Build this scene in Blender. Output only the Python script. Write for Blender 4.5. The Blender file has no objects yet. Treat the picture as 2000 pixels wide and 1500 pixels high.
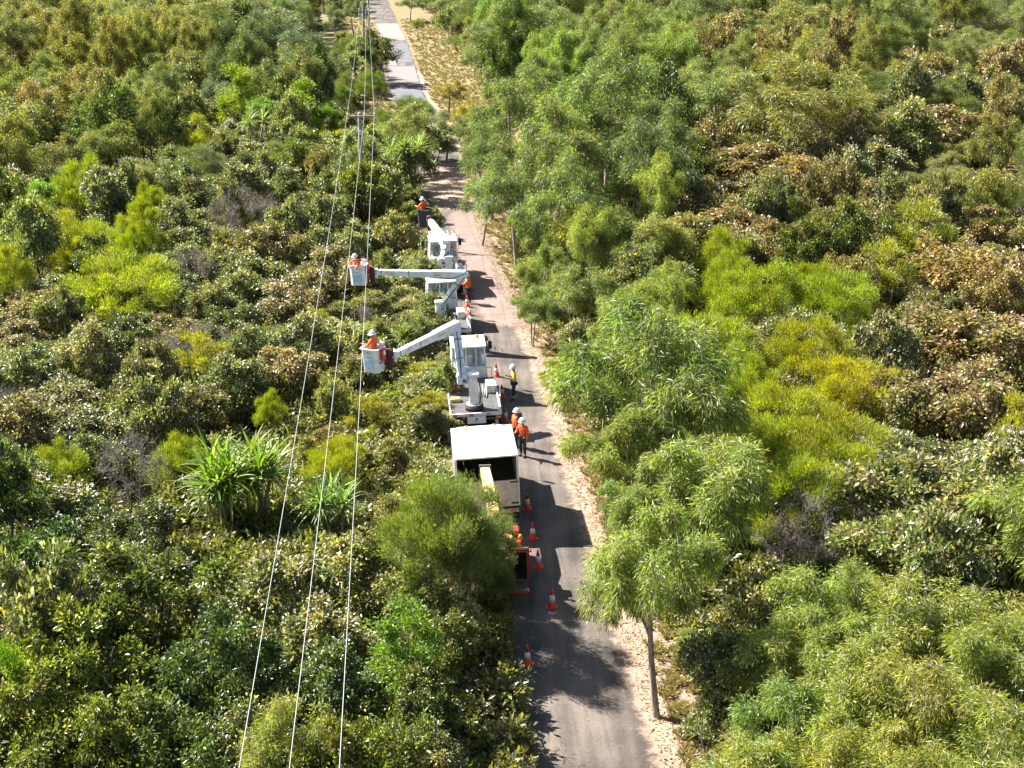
import bpy, bmesh, math, random
import numpy as np
from mathutils import Vector, Matrix, Euler

# ------------------------------------------------------------------ camera, sky, sun
sc = bpy.context.scene
COL = sc.collection
CAM_H = 24.5
FPX = 2800.0
PITCH = math.atan(1000.0 / FPX)
CP, SP = math.cos(PITCH), math.sin(PITCH)
cam_d = bpy.data.cameras.new("camera")
cam = bpy.data.objects.new("camera", cam_d)
COL.objects.link(cam)
cam.location = (0, 0, CAM_H)
cam.rotation_euler = (math.pi / 2 - PITCH, 0, 0)
cam_d.sensor_width = 36.0
cam_d.lens = 36.0 * FPX / 2000.0
cam_d.clip_start = 0.5
cam_d.clip_end = 4000
sc.camera = cam

SUN_EL = math.radians(44)
SUN_DIR = Vector((-0.88, 0.475, 0)).normalized() * math.cos(SUN_EL) + Vector((0, 0, math.sin(SUN_EL)))
world = bpy.data.worlds.new("World")
sc.world = world
world.use_nodes = True
wn = world.node_tree
wn.nodes.clear()
sky = wn.nodes.new("ShaderNodeTexSky")
sky.sky_type = 'NISHITA'
sky.sun_disc = False
sky.sun_elevation = SUN_EL
sky.sun_rotation = math.atan2(SUN_DIR.x, SUN_DIR.y)
bg = wn.nodes.new("ShaderNodeBackground")
bg.inputs[1].default_value = 0.052
wo = wn.nodes.new("ShaderNodeOutputWorld")
wn.links.new(sky.outputs[0], bg.inputs[0])
wn.links.new(bg.outputs[0], wo.inputs[0])
sl = bpy.data.lights.new("sun", 'SUN')
sl.energy = 5.0
sl.angle = math.radians(0.53)
sl.color = (1.0, 0.965, 0.90)
so = bpy.data.objects.new("sun", sl)
COL.objects.link(so)
so.location = (-60, 60, 80)
so.rotation_euler = SUN_DIR.to_track_quat('Z', 'Y').to_euler()

sc.view_settings.view_transform = 'Standard'
sc.view_settings.look = 'None'
sc.view_settings.exposure = 2.1
sc.view_settings.gamma = 1.0
sc.view_settings.use_curve_mapping = False
sc.render.engine = 'CYCLES'
cy = sc.cycles
cy.max_bounces = 6
cy.diffuse_bounces = 3
cy.glossy_bounces = 2
cy.transmission_bounces = 4
cy.transparent_max_bounces = 6
cy.use_denoising = True
cy.sample_clamp_indirect = 4.0
sc.render.filter_size = 1.3

def proj(p):
    """world point -> pixel of the 2000x1500 photograph, depth"""
    dz = CAM_H - p[2]
    zd = p[1] * CP + dz * SP
    up = p[1] * SP - dz * CP
    return 1000 + FPX * p[0] / zd, 750 - FPX * up / zd, zd

def at(u, v, z=0.0):
    """world point at height z seen at a photograph pixel"""
    zd = (CAM_H - z) / (SP + (v - 750) / FPX * CP)
    up = (750 - v) / FPX * zd
    return Vector(((u - 1000) / FPX * zd, zd * CP + up * SP, z))

def ppm(p):
    return FPX / (p[1] * CP + (CAM_H - p[2]) * SP)

# ------------------------------------------------------------------ materials
MATS = {}
def _new(name):
    m = bpy.data.materials.new(name)
    m.use_nodes = True
    nt = m.node_tree
    b = nt.nodes["Principled BSDF"]
    return m, nt, b

def plain(name, col, rough=0.5, metal=0.0, var=0.08, scale=6.0, spec=0.5, bump=0.0, dirt=None, coat=0.0):
    """paint / plastic / rubber: colour with slight procedural wear"""
    if name in MATS: return MATS[name]
    m, nt, b = _new(name)
    tc = nt.nodes.new("ShaderNodeTexCoord")
    nz = nt.nodes.new("ShaderNodeTexNoise")
    nz.inputs["Scale"].default_value = scale
    nz.inputs["Detail"].default_value = 5
    nz.inputs["Roughness"].default_value = 0.65
    nt.links.new(tc.outputs["Object"], nz.inputs["Vector"])
    rp = nt.nodes.new("ShaderNodeValToRGB")
    c2 = dirt if dirt else tuple(max(0, c * (1 - var * 2.2)) for c in col)
    rp.color_ramp.elements[0].position = 0.3
    rp.color_ramp.elements[0].color = (*c2, 1)
    rp.color_ramp.elements[1].position = 0.55
    rp.color_ramp.elements[1].color = (*col, 1)
    nt.links.new(nz.outputs["Fac"], rp.inputs[0])
    nt.links.new(rp.outputs[0], b.inputs["Base Color"])
    b.inputs["Roughness"].default_value = rough
    b.inputs["Metallic"].default_value = metal
    b.inputs["Specular IOR Level"].default_value = spec
    b.inputs["Coat Weight"].default_value = coat
    if bump > 0:
        bp = nt.nodes.new("ShaderNodeBump")
        bp.inputs["Strength"].default_value = bump
        bp.inputs["Distance"].default_value = 0.01
        nt.links.new(nz.outputs["Fac"], bp.inputs["Height"])
        nt.links.new(bp.outputs[0], b.inputs["Normal"])
    MATS[name] = m
    return m

def leaf_material(name, rough, trans, spec=0.5):
    m, nt, b = _new(name)
    at_ = nt.nodes.new("ShaderNodeAttribute")
    at_.attribute_name = "leafcol"
    oi = nt.nodes.new("ShaderNodeObjectInfo")
    mx = nt.nodes.new("ShaderNodeMix"); mx.data_type = 'RGBA'; mx.blend_type = 'MULTIPLY'
    mx.inputs[0].default_value = 1.0
    nt.links.new(at_.outputs["Color"], mx.inputs[6])
    nt.links.new(oi.outputs["Color"], mx.inputs[7])
    nt.links.new(mx.outputs[2], b.inputs["Base Color"])
    b.inputs["Roughness"].default_value = rough
    b.inputs["Specular IOR Level"].default_value = spec
    tr = nt.nodes.new("ShaderNodeBsdfTranslucent")
    mt = nt.nodes.new("ShaderNodeMix"); mt.data_type = 'RGBA'; mt.blend_type = 'MULTIPLY'
    mt.inputs[0].default_value = 1.0
    nt.links.new(mx.outputs[2], mt.inputs[6])
    mt.inputs[7].default_value = (1.5, 1.72, 0.75, 1)
    nt.links.new(mt.outputs[2], tr.inputs[0])
    ms = nt.nodes.new("ShaderNodeMixShader")
    ms.inputs[0].default_value = trans
    nt.links.new(b.outputs[0], ms.inputs[1])
    nt.links.new(tr.outputs[0], ms.inputs[2])
    nt.links.new(ms.outputs[0], nt.nodes["Material Output"].inputs[0])
    return m
M_LEAF = leaf_material("leaf_soft", 0.48, 0.42)
M_GLOSS = leaf_material("leaf_glossy", 0.38, 0.36, 0.6)
M_DRY = leaf_material("leaf_dry", 0.8, 0.2, 0.2)

def bark_material(name, c1, c2, scale=8):
    m, nt, b = _new(name)
    tc = nt.nodes.new("ShaderNodeTexCoord")
    mp = nt.nodes.new("ShaderNodeMapping"); mp.inputs["Scale"].default_value = (3, 3, 0.7)
    nz = nt.nodes.new("ShaderNodeTexNoise"); nz.inputs["Scale"].default_value = scale; nz.inputs["Detail"].default_value = 6
    rp = nt.nodes.new("ShaderNodeValToRGB")
    rp.color_ramp.elements[0].position = 0.35; rp.color_ramp.elements[0].color = (*c1, 1)
    rp.color_ramp.elements[1].position = 0.65; rp.color_ramp.elements[1].color = (*c2, 1)
    bp = nt.nodes.new("ShaderNodeBump"); bp.inputs["Strength"].default_value = 0.5; bp.inputs["Distance"].default_value = 0.02
    L = nt.links.new
    L(tc.outputs["Object"], mp.inputs[0]); L(mp.outputs[0], nz.inputs["Vector"]); L(nz.outputs["Fac"], rp.inputs[0])
    L(rp.outputs[0], b.inputs["Base Color"]); L(nz.outputs["Fac"], bp.inputs["Height"]); L(bp.outputs[0], b.inputs["Normal"])
    b.inputs["Roughness"].default_value = 0.85
    return m
BARK_PALE = bark_material("bark_pale", (0.16, 0.11, 0.085), (0.38, 0.30, 0.245))
BARK_DARK = bark_material("bark_dark", (0.05, 0.035, 0.028), (0.16, 0.12, 0.10))
BARK_GREY = bark_material("bark_grey", (0.12, 0.095, 0.085), (0.26, 0.22, 0.20))

def ground_material(name, stops, scale, fine=60.0, rough=0.95, bump=0.4, bd=0.03, fade=False):
    m, nt, b = _new(name)
    L = nt.links.new
    tc = nt.nodes.new("ShaderNodeTexCoord")
    n1 = nt.nodes.new("ShaderNodeTexNoise"); n1.inputs["Scale"].default_value = scale; n1.inputs["Detail"].default_value = 8; n1.inputs["Roughness"].default_value = 0.7
    n2 = nt.nodes.new("ShaderNodeTexNoise"); n2.inputs["Scale"].default_value = fine; n2.inputs["Detail"].default_value = 3
    mm = nt.nodes.new("ShaderNodeMath"); mm.operation = 'MULTIPLY_ADD'; mm.inputs[1].default_value = 0.5; 
    rp = nt.nodes.new("ShaderNodeValToRGB")
    els = rp.color_ramp.elements
    while len(els) < len(stops): els.new(0.5)
    for e, (p, c) in zip(els, stops):
        e.position = p; e.color = (*c, 1)
    L(tc.outputs["Object"], n1.inputs["Vector"]); L(tc.outputs["Object"], n2.inputs["Vector"])
    s1 = nt.nodes.new("ShaderNodeMath"); s1.operation = 'MULTIPLY'; s1.inputs[1].default_value = 0.62
    L(n1.outputs["Fac"], s1.inputs[0])
    L(n2.outputs["Fac"], mm.inputs[0]); mm.inputs[1].default_value = 0.38; L(s1.outputs[0], mm.inputs[2])
    L(mm.outputs[0], rp.inputs[0]); L(rp.outputs[0], b.inputs["Base Color"])
    bp = nt.nodes.new("ShaderNodeBump"); bp.inputs["Strength"].default_value = bump; bp.inputs["Distance"].default_value = bd
    L(mm.outputs[0], bp.inputs["Height"]); L(bp.outputs[0], b.inputs["Normal"])
    b.inputs["Roughness"].default_value = rough
    b.inputs["Specular IOR Level"].default_value = 0.25
    if fade:   # loose material thins out toward the sheet's edge: attribute "cover" against noise
        av = nt.nodes.new("ShaderNodeAttribute"); av.attribute_name = "cover"
        n4 = nt.nodes.new("ShaderNodeTexNoise"); n4.inputs["Scale"].default_value = 2.2; n4.inputs["Detail"].default_value = 9; n4.inputs["Roughness"].default_value = 0.75
        L(tc.outputs["Object"], n4.inputs["Vector"])
        sb = nt.nodes.new("ShaderNodeMath"); sb.operation = 'ADD'; L(av.outputs["Fac"], sb.inputs[0]); L(n4.outputs["Fac"], sb.inputs[1])
        r2 = nt.nodes.new("ShaderNodeMapRange"); r2.inputs[1].default_value = 0.86; r2.inputs[2].default_value = 1.06; r2.clamp = True
        L(sb.outputs[0], r2.inputs[0]); L(r2.outputs[0], b.inputs["Alpha"])
    return m

# ------------------------------------------------------------------ object helpers
def tag(o, label=None, cat=None, group=None, kind=None):
    if label: o["label"] = label
    if cat: o["category"] = cat
    if group: o["group"] = group
    if kind: o["kind"] = kind
    return o

def link(name, mesh, mat=None, parent=None):
    if mat is not None and len(mesh.materials) == 0: mesh.materials.append(mat)
    o = bpy.data.objects.new(name, mesh)
    COL.objects.link(o)
    if parent: o.parent = parent
    return o

def empty(name, loc=(0, 0, 0), rot=(0, 0, 0)):
    o = bpy.data.objects.new(name, None)
    o.empty_display_size = 0.3
    COL.objects.link(o)
    o.location = loc
    o.rotation_euler = rot
    return o

def np_mesh(name, V, F, mat=None, col=None, smooth=False):
    """mesh from numpy verts and a list of (n,k) face arrays"""
    me = bpy.data.meshes.new(name)
    V = np.asarray(V, np.float32)
    if not isinstance(F, list): F = [F]
    F = [np.asarray(f, np.int32) for f in F if len(f)]
    me.vertices.add(len(V)); me.vertices.foreach_set("co", V.ravel())
    loops = np.concatenate([f.ravel() for f in F])
    tot = np.concatenate([np.full(len(f), f.shape[1], np.int32) for f in F])
    st = np.concatenate([[0], np.cumsum(tot)[:-1]]).astype(np.int32)
    me.loops.add(len(loops)); me.loops.foreach_set("vertex_index", loops)
    me.polygons.add(len(tot)); me.polygons.foreach_set("loop_start", st); me.polygons.foreach_set("loop_total", tot)
    if smooth: me.polygons.foreach_set("use_smooth", np.ones(len(tot), bool))
    if col is not None:
        a = me.attributes.new("leafcol", 'FLOAT_COLOR', 'POINT')
        c4 = np.ones((len(V), 4), np.float32); c4[:, :3] = col
        a.data.foreach_set("color", c4.ravel())
    me.update(calc_edges=True)
    if mat: me.materials.append(mat)
    return me

class MB:
    """collects shaped pieces of one part into one mesh"""
    def __init__(s): s.bm = bmesh.new()
    def _add(s, tmp, M=None, smooth=False):
        if M is not None: bmesh.ops.transform(tmp, matrix=M, verts=tmp.verts)
        if smooth:
            for f in tmp.faces: f.smooth = True
        me = bpy.data.meshes.new("tmp"); tmp.to_mesh(me); tmp.free()
        s.bm.from_mesh(me); bpy.data.meshes.remove(me); return s
    def box(s, c, size, bev=0.0, rot=None, seg=2, taper=None):
        t = bmesh.new(); bmesh.ops.create_cube(t, size=1.0)
        for v in t.verts:
            f = 1.0
            if taper and v.co.z > 0: v.co.x *= taper[0]; v.co.y *= taper[1]
            v.co.x *= size[0]; v.co.y *= size[1]; v.co.z *= size[2]
        if bev > 0: bmesh.ops.bevel(t, geom=t.edges[:], offset=bev, segments=seg, affect='EDGES', profile=0.6)
        M = Matrix.Translation(Vector(c)) @ (rot.to_4x4() if rot is not None else Matrix())
        return s._add(t, M)
    def beam(s, a, b, w, h, w2=None, h2=None, bev=0.0, up=(0, 0, 1), roll=0):
        """tapered box section from a to b"""
        a = Vector(a); b = Vector(b); d = b - a; L = d.length
        if L < 1e-6: return s
        y = d.normalized(); x = y.cross(Vector(up))
        if x.length < 1e-4: x = Vector((1, 0, 0))
        x.normalize(); z = x.cross(y)
        w2 = w if w2 is None else w2; h2 = h if h2 is None else h2
        t = bmesh.new(); bmesh.ops.create_cube(t, size=1.0)
        for v in t.verts:
            k = v.co.y + 0.5
            ww = w + (w2 - w) * k; hh = h + (h2 - h) * k
            v.co = Vector((v.co.x * ww, (v.co.y + 0.5) * L, v.co.z * hh))
        if bev > 0: bmesh.ops.bevel(t, geom=t.edges[:], offset=bev, segments=2, affect='EDGES')
        M = Matrix((x, y, z)).transposed().to_4x4(); M.translation = a
        return s._add(t, M)
    def cyl(s, a, b, r, r2=None, n=16, caps=True, bev=0.0):
        a = Vector(a); b = Vector(b); d = b - a
        t = bmesh.new()
        bmesh.ops.create_cone(t, cap_ends=caps, segments=n, radius1=r, radius2=r if r2 is None else r2, depth=d.length)
        for f in t.faces: f.smooth = len(f.verts) == 4
        if bev > 0: bmesh.ops.bevel(t, geom=[e for e in t.edges if any(len(f.verts) > 4 for f in e.link_faces)], offset=bev, segments=2, affect='EDGES')
        M = Matrix.Translation((a + b) / 2) @ d.to_track_quat('Z', 'Y').to_matrix().to_4x4()
        return s._add(t, M)
    def tube(s, pts, r, n=7):
        P = [Vector(p) for p in pts]
        V = []; F = []
        for i, p in enumerate(P):
            d = (P[min(i + 1, len(P) - 1)] - P[max(i - 1, 0)]).normalized()
            x = d.cross(Vector((0.13, 0.31, 1))).normalized(); y = d.cross(x)
            rr = r[i] if isinstance(r, (list, tuple)) else r
            for k in range(n):
                a = 2 * math.pi * k / n
                V.append(p + x * math.cos(a) * rr + y * math.sin(a) * rr)
        for i in range(len(P) - 1):
            for k in range(n):
                F.append((i * n + k, i * n + (k + 1) % n, (i + 1) * n + (k + 1) % n, (i + 1) * n + k))
        F.append(tuple(range(n))[::-1]); F.append(tuple((len(P) - 1) * n + k for k in range(n)))
        me = bpy.data.meshes.new("t"); me.from_pydata(V, [], F)
        for p_ in me.polygons: p_.use_smooth = len(p_.vertices) == 4
        s.bm.from_mesh(me); bpy.data.meshes.remove(me); return s
    def lathe(s, prof, n=20, M=None):
        """profile of (r, z) turned about z"""
        V = []; F = []
        for (r, z) in prof:
            for k in range(n):
                a = 2 * math.pi * k / n
                V.append((r * math.cos(a), r * math.sin(a), z))
        for i in range(len(prof) - 1):
            for k in range(n):
                F.append((i * n + k, i * n + (k + 1) % n, (i + 1) * n + (k + 1) % n, (i + 1) * n + k))
        if prof[0][0] > 1e-4: F.append(tuple(range(n))[::-1])
        if prof[-1][0] > 1e-4: F.append(tuple((len(prof) - 1) * n + k for k in range(n)))
        t = bmesh.new(); me = bpy.data.meshes.new("t"); me.from_pydata(V, [], F); t.from_mesh(me); bpy.data.meshes.remove(me)
        bmesh.ops.remove_doubles(t, verts=t.verts, dist=1e-5)
        for f in t.faces: f.smooth = len(f.verts) <= 4
        return s._add(t, M)
    def prism(s, poly, x0, x1, bev=0.0):
        """polygon of (y, z) extruded along x"""
        t = bmesh.new()
        vs = [t.verts.new((x0, y, z)) for (y, z) in poly]
        f = t.faces.new(vs)
        r = bmesh.ops.extrude_face_region(t, geom=[f])
        for v in r["geom"]:
            if isinstance(v, bmesh.types.BMVert): v.co.x = x1
        bmesh.ops.recalc_face_normals(t, faces=t.faces)
        if bev > 0: bmesh.ops.bevel(t, geom=t.edges[:], offset=bev, segments=2, affect='EDGES')
        return s._add(t)
    def mesh(s, name="part"):
        me = bpy.data.meshes.new(name)
        s.bm.to_mesh(me); s.bm.free(); return me
    def build(s, name, mat, parent=None):
        me = s.mesh(name); me.materials.append(mat)
        return link(name, me, None, parent)
# ------------------------------------------------------------------ setting: ground, verge, road
rng = np.random.default_rng(11)
random.seed(5)

def value_noise(x, y, seed=0):
    x = np.asarray(x, float); y = np.asarray(y, float)
    xi = np.floor(x).astype(int); yi = np.floor(y).astype(int)
    fx = x - xi; fy = y - yi
    fx = fx * fx * (3 - 2 * fx); fy = fy * fy * (3 - 2 * fy)
    def h(a, b):
        n = (a * 374761393 + b * 668265263 + seed * 1442695041) & 0xffffffff
        n = ((n ^ (n >> 13)) * 1274126177) & 0xffffffff
        return ((n ^ (n >> 16)) & 0xffff) / 65535.0
    return (h(xi, yi) * (1 - fx) + h(xi + 1, yi) * fx) * (1 - fy) + (h(xi, yi + 1) * (1 - fx) + h(xi + 1, yi + 1) * fx) * fy

# right edge of the seal, taken from the photograph, as world points
EDGE_PX = [(1310, 1560), (1287, 1500), (1218, 1250), (1158, 1072), (1090, 880), (1062, 760), (1030, 680), (1003, 625), (980, 575),
           (953, 515), (929, 450), (908, 380), (897, 310), (884, 265), (862, 225), (829, 190), (815, 140), (795, 80), (775, 40), (757, 0), (738, -40)]
EDGE = [at(u, v) for (u, v) in EDGE_PX]
d0 = (EDGE[0] - EDGE[1]).normalized()
EDGE = [EDGE[0] + d0 * 45] + EDGE
d1 = (EDGE[-1] - EDGE[-2]).normalized()
EDGE = EDGE + [EDGE[-1] + d1 * 150]
EX = np.array([p.x for p in EDGE]); EY = np.array([p.y for p in EDGE])
def edge_x(y):
    ys = np.asarray(y, float)
    acc = 0
    for k in (-6, -3, 0, 3, 6): acc = acc + np.interp(ys + k, EY, EX)
    return acc / 5
ROAD_W = 4.0

def strip(name, y0, y1, dy, left, right, z, mat, cols=6, crown=0.0, cover=None):
    """sheet along the road between offsets left(y), right(y) from the seal's right edge"""
    ys = np.arange(y0, y1 + 0.01, dy); n = len(ys)
    ex = edge_x(ys)
    l = left(ys); r = right(ys)
    V = np.zeros((n, cols + 1, 3))
    for j in range(cols + 1):
        t = j / cols
        V[:, j, 0] = ex + l * (1 - t) + r * t
        V[:, j, 1] = ys
        V[:, j, 2] = z + crown * (1 - (2 * t - 1) ** 2)
    idx = np.arange(n * (cols + 1)).reshape(n, cols + 1)
    F = np.stack([idx[:-1, :-1], idx[:-1, 1:], idx[1:, 1:], idx[1:, :-1]], -1).reshape(-1, 4)
    me = np_mesh(name, V.reshape(-1, 3), F, mat, smooth=True)
    if cover is not None:
        tt = np.linspace(0, 1, cols + 1)[None, :] * np.ones((n, 1)); q = ((ys - y0) / (y1 - y0))[:, None] * np.ones((1, cols + 1))
        a = me.attributes.new("cover", 'FLOAT', 'POINT'); a.data.foreach_set("value", cover(tt, q).astype(np.float32).ravel())
    o = link(name, me); tag(o, kind="structure"); return o

M_GROUND = ground_material("leaf_litter_ground", [(0.28, (0.061, 0.037, 0.026)), (0.45, (0.128, 0.076, 0.052)), (0.55, (0.182, 0.122, 0.085)), (0.72, (0.255, 0.194, 0.140))], 0.9, 22.0, bump=0.7)
M_SAND = ground_material("sandy_verge", [(0.3, (0.159, 0.099, 0.068)), (0.46, (0.252, 0.174, 0.127)), (0.58, (0.332, 0.237, 0.178)), (0.75, (0.411, 0.325, 0.252))], 0.8, 30.0, bump=0.5)
M_DRYGRASS = ground_material("dry_grass_ground", [(0.3, (0.085, 0.074, 0.025)), (0.46, (0.165, 0.125, 0.057)), (0.6, (0.205, 0.159, 0.080)), (0.75, (0.188, 0.114, 0.074))], 0.35, 9.0, bump=0.8)

# asphalt: worn chip seal, fine aggregate, darker tar lines and paler patches
def asphalt():
    m, nt, b = _new("asphalt")
    L = nt.links.new
    tc = nt.nodes.new("ShaderNodeTexCoord")
    n1 = nt.nodes.new("ShaderNodeTexNoise"); n1.inputs["Scale"].default_value = 0.35; n1.inputs["Detail"].default_value = 7
    n2 = nt.nodes.new("ShaderNodeTexNoise"); n2.inputs["Scale"].default_value = 16; n2.inputs["Detail"].default_value = 7; n2.inputs["Roughness"].default_value = 0.85
    mp = nt.nodes.new("ShaderNodeMapping"); mp.inputs["Scale"].default_value = (1.6, 0.12, 1)
    n3 = nt.nodes.new("ShaderNodeTexNoise"); n3.inputs["Scale"].default_value = 1.2; n3.inputs["Detail"].default_value = 4
    L(tc.outputs["Object"], n1.inputs["Vector"]); L(tc.outputs["Object"], n2.inputs["Vector"]); L(tc.outputs["Object"], mp.inputs[0]); L(mp.outputs[0], n3.inputs["Vector"])
    a = nt.nodes.new("ShaderNodeMath"); a.operation = 'MULTIPLY'; a.inputs[1].default_value = 0.34
    c = nt.nodes.new("ShaderNodeMath"); c.operation = 'MULTIPLY_ADD'; c.inputs[1].default_value = 0.36
    d = nt.nodes.new("ShaderNodeMath"); d.operation = 'MULTIPLY_ADD'; d.inputs[1].default_value = 0.30
    L(n1.outputs["Fac"], a.inputs[0]); L(n2.outputs["Fac"], c.inputs[0]); L(a.outputs[0], c.inputs[2]); L(n3.outputs["Fac"], d.inputs[0]); L(c.outputs[0], d.inputs[2])
    rp = nt.nodes.new("ShaderNodeValToRGB")
    els = rp.color_ramp.elements
    els[0].position = 0.42; els[0].color = (0.048, 0.039, 0.033, 1)
    els[1].position = 0.585; els[1].color = (0.153, 0.121, 0.099, 1)
    e = els.new(0.5); e.color = (0.092, 0.075, 0.063, 1)
    L(d.outputs[0], rp.inputs[0])
    # hairline cracks
    vo = nt.nodes.new("ShaderNodeTexVoronoi"); vo.feature = 'DISTANCE_TO_EDGE'; vo.inputs["Scale"].default_value = 0.28
    wv = nt.nodes.new("ShaderNodeMix"); wv.data_type = 'RGBA'; wv.inputs[0].default_value = 0.25
    L(tc.outputs["Object"], wv.inputs[6]); L(n1.outputs["Color"], wv.inputs[7]); L(wv.outputs[2], vo.inputs["Vector"])
    lt = nt.nodes.new("ShaderNodeMath"); lt.operation = 'LESS_THAN'; lt.inputs[1].default_value = 0.006
    L(vo.outputs["Distance"], lt.inputs[0])
    mx = nt.nodes.new("ShaderNodeMix"); mx.data_type = 'RGBA'
    ml = nt.nodes.new("ShaderNodeMath"); ml.operation = 'MULTIPLY'; ml.inputs[1].default_value = 0.0
    L(lt.outputs[0], ml.inputs[0]); L(ml.outputs[0], mx.inputs[0]); L(rp.outputs[0], mx.inputs[6]); mx.inputs[7].default_value = (0.05, 0.045, 0.042, 1)
    L(mx.outputs[2], b.inputs["Base Color"])
    bp = nt.nodes.new("ShaderNodeBump"); bp.inputs["Strength"].default_value = 0.35; bp.inputs["Distance"].default_value = 0.012
    L(n2.outputs["Fac"], bp.inputs["Height"]); L(bp.outputs[0], b.inputs["Normal"])
    b.inputs["Roughness"].default_value = 0.88; b.inputs["Specular IOR Level"].default_value = 0.3
    return m
M_ASPHALT = asphalt()
M_REDDIRT = ground_material("red_gravel", [(0.3, (0.125, 0.082, 0.068)), (0.5, (0.195, 0.138, 0.116)), (0.7, (0.265, 0.198, 0.172))], 1.0, 30.0, bump=0.4, fade=True)
M_SPILL = ground_material("sand_spill", [(0.3, (0.159, 0.099, 0.068)), (0.46, (0.252, 0.174, 0.127)), (0.58, (0.332, 0.237, 0.178)), (0.75, (0.411, 0.325, 0.252))], 0.8, 30.0, bump=0.5, fade=True)
M_SPILL2 = ground_material("litter_spill", [(0.28, (0.061, 0.037, 0.026)), (0.45, (0.128, 0.076, 0.052)), (0.55, (0.182, 0.122, 0.085)), (0.72, (0.255, 0.194, 0.140))], 0.9, 22.0, bump=0.6, fade=True)
M_PATCH = ground_material("pale_reseal", [(0.3, (0.122, 0.106, 0.100)), (0.5, (0.176, 0.158, 0.152)), (0.7, (0.219, 0.201, 0.189))], 0.8, 30.0, bump=0.3)
M_PINKSEAL = ground_material("pink_reseal", [(0.3, (0.20, 0.125, 0.105)), (0.5, (0.27, 0.185, 0.16)), (0.7, (0.33, 0.25, 0.22))], 0.8, 30.0, bump=0.3)
M_PATCHDARK = ground_material("grey_reseal", [(0.3, (0.079, 0.079, 0.085)), (0.5, (0.115, 0.115, 0.122)), (0.7, (0.152, 0.152, 0.152))], 0.8, 30.0, bump=0.3)

g = 900.0
gx = np.linspace(-g, g, 61); gy = np.linspace(-120, 1500, 61)
GX, GY = np.meshgrid(gx, gy)
gv = np.stack([GX, GY, np.zeros_like(GX) - 0.03], -1).reshape(-1, 3)
gi = np.arange(61 * 61).reshape(61, 61)
gf = np.stack([gi[:-1, :-1], gi[:-1, 1:], gi[1:, 1:], gi[1:, :-1]], -1).reshape(-1, 4)
tag(link("ground", np_mesh("ground", gv, gf, M_GROUND)), kind="structure")

nz1 = lambda ys, s, a: (value_noise(ys * 0.55, ys * 0 + 3.3, s) - 0.5) * a + (value_noise(ys * 1.9, ys * 0 + 7.3, s + 1) - 0.5) * a * 0.6
far_w = lambda ys: np.clip((ys - 118) / 25.0, 0, 1)
strip("dry_grass_verge", 112, 420, 1.5, lambda y: -ROAD_W - 1.5 - 5.5 * far_w(y) - 9 * np.clip((y - 195) / 15, 0, 1) + nz1(y, 3, 1.5), lambda y: 1.0 + 6.2 * far_w(y) + nz1(y, 9, 2.0), -0.018, M_DRYGRASS, 14)
strip("sandy_verge", 5, 190, 0.35, lambda y: -ROAD_W - 0.35 + nz1(y, 21, 0.7), lambda y: 1.05 + 0.75 * np.clip((66 - np.abs(y - 78)) / 60, 0, 1) + nz1(y, 31, 0.9), -0.008, M_SAND, 14)
strip("road", 3, 420, 0.4, lambda y: -ROAD_W + nz1(y, 41, 0.3), lambda y: 0.0 + nz1(y, 51, 0.34), 0.0, M_ASPHALT, 8, crown=0.03)
# red gravel and sand washed over the seal, thinning out at their edges
ease = lambda t, k: np.clip(t / k, 0, 1)
patch_cover = lambda t, q: 0.72 * ease(t, 0.4) * ease(q, 0.12) * ease(1 - q, 0.2) + 0.10
strip("gravel_patch", 76, 112, 0.5, lambda y: y * 0 - 2.6, lambda y: y * 0 + 0.9, 0.034, M_REDDIRT, 10, cover=patch_cover)
strip("gravel_patch", 106, 130, 0.5, lambda y: y * 0 - 3.6, lambda y: y * 0 + 0.9, 0.038, M_SPILL, 10, cover=lambda t, q: 0.75 * ease(t, 0.3) * ease(q, 0.2) * ease(1 - q, 0.2) + 0.08)
strip("gravel_spill", 5, 118, 0.5, lambda y: y * 0 - 1.1, lambda y: y * 0 + 0.7, 0.026, M_SPILL, 10, cover=lambda t, q: 0.05 + 0.85 * t ** 1.1)
strip("gravel_spill", 5, 118, 0.5, lambda y: y * 0 - ROAD_W - 0.6, lambda y: y * 0 - ROAD_W + 0.9, 0.026, M_SPILL2, 8, cover=lambda t, q: 0.9 * (1 - t) + 0.02)
yy = lambda v: at(800, v).y
def rect_patch(name, v0, v1, l, r, z, mat):
    strip(name, yy(v0), yy(v1), 0.5, lambda y: y * 0 + l + nz1(y, 91, 0.08), lambda y: y * 0 + r + nz1(y, 92, 0.08), z, mat, 4)
rect_patch("road_patch", 79, 46, -ROAD_W + 0.1, -0.1, 0.036, M_PINKSEAL)
rect_patch("road_patch", 128, 79.5, -ROAD_W + 0.1, -2.5, 0.036, M_PINKSEAL)
rect_patch("road_patch", 160, 129, -ROAD_W + 0.2, -0.15, 0.036, M_PATCH)
rect_patch("road_patch", 122, 84, -2.3, -0.15, 0.038, M_PATCHDARK)
rect_patch("road_patch", 196, 174, -ROAD_W + 0.2, -0.2, 0.036, M_PATCHDARK)
# ------------------------------------------------------------------ vegetation prototypes
def unit(a):
    return a / np.maximum(np.linalg.norm(a, axis=-1, keepdims=True), 1e-9)

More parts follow.
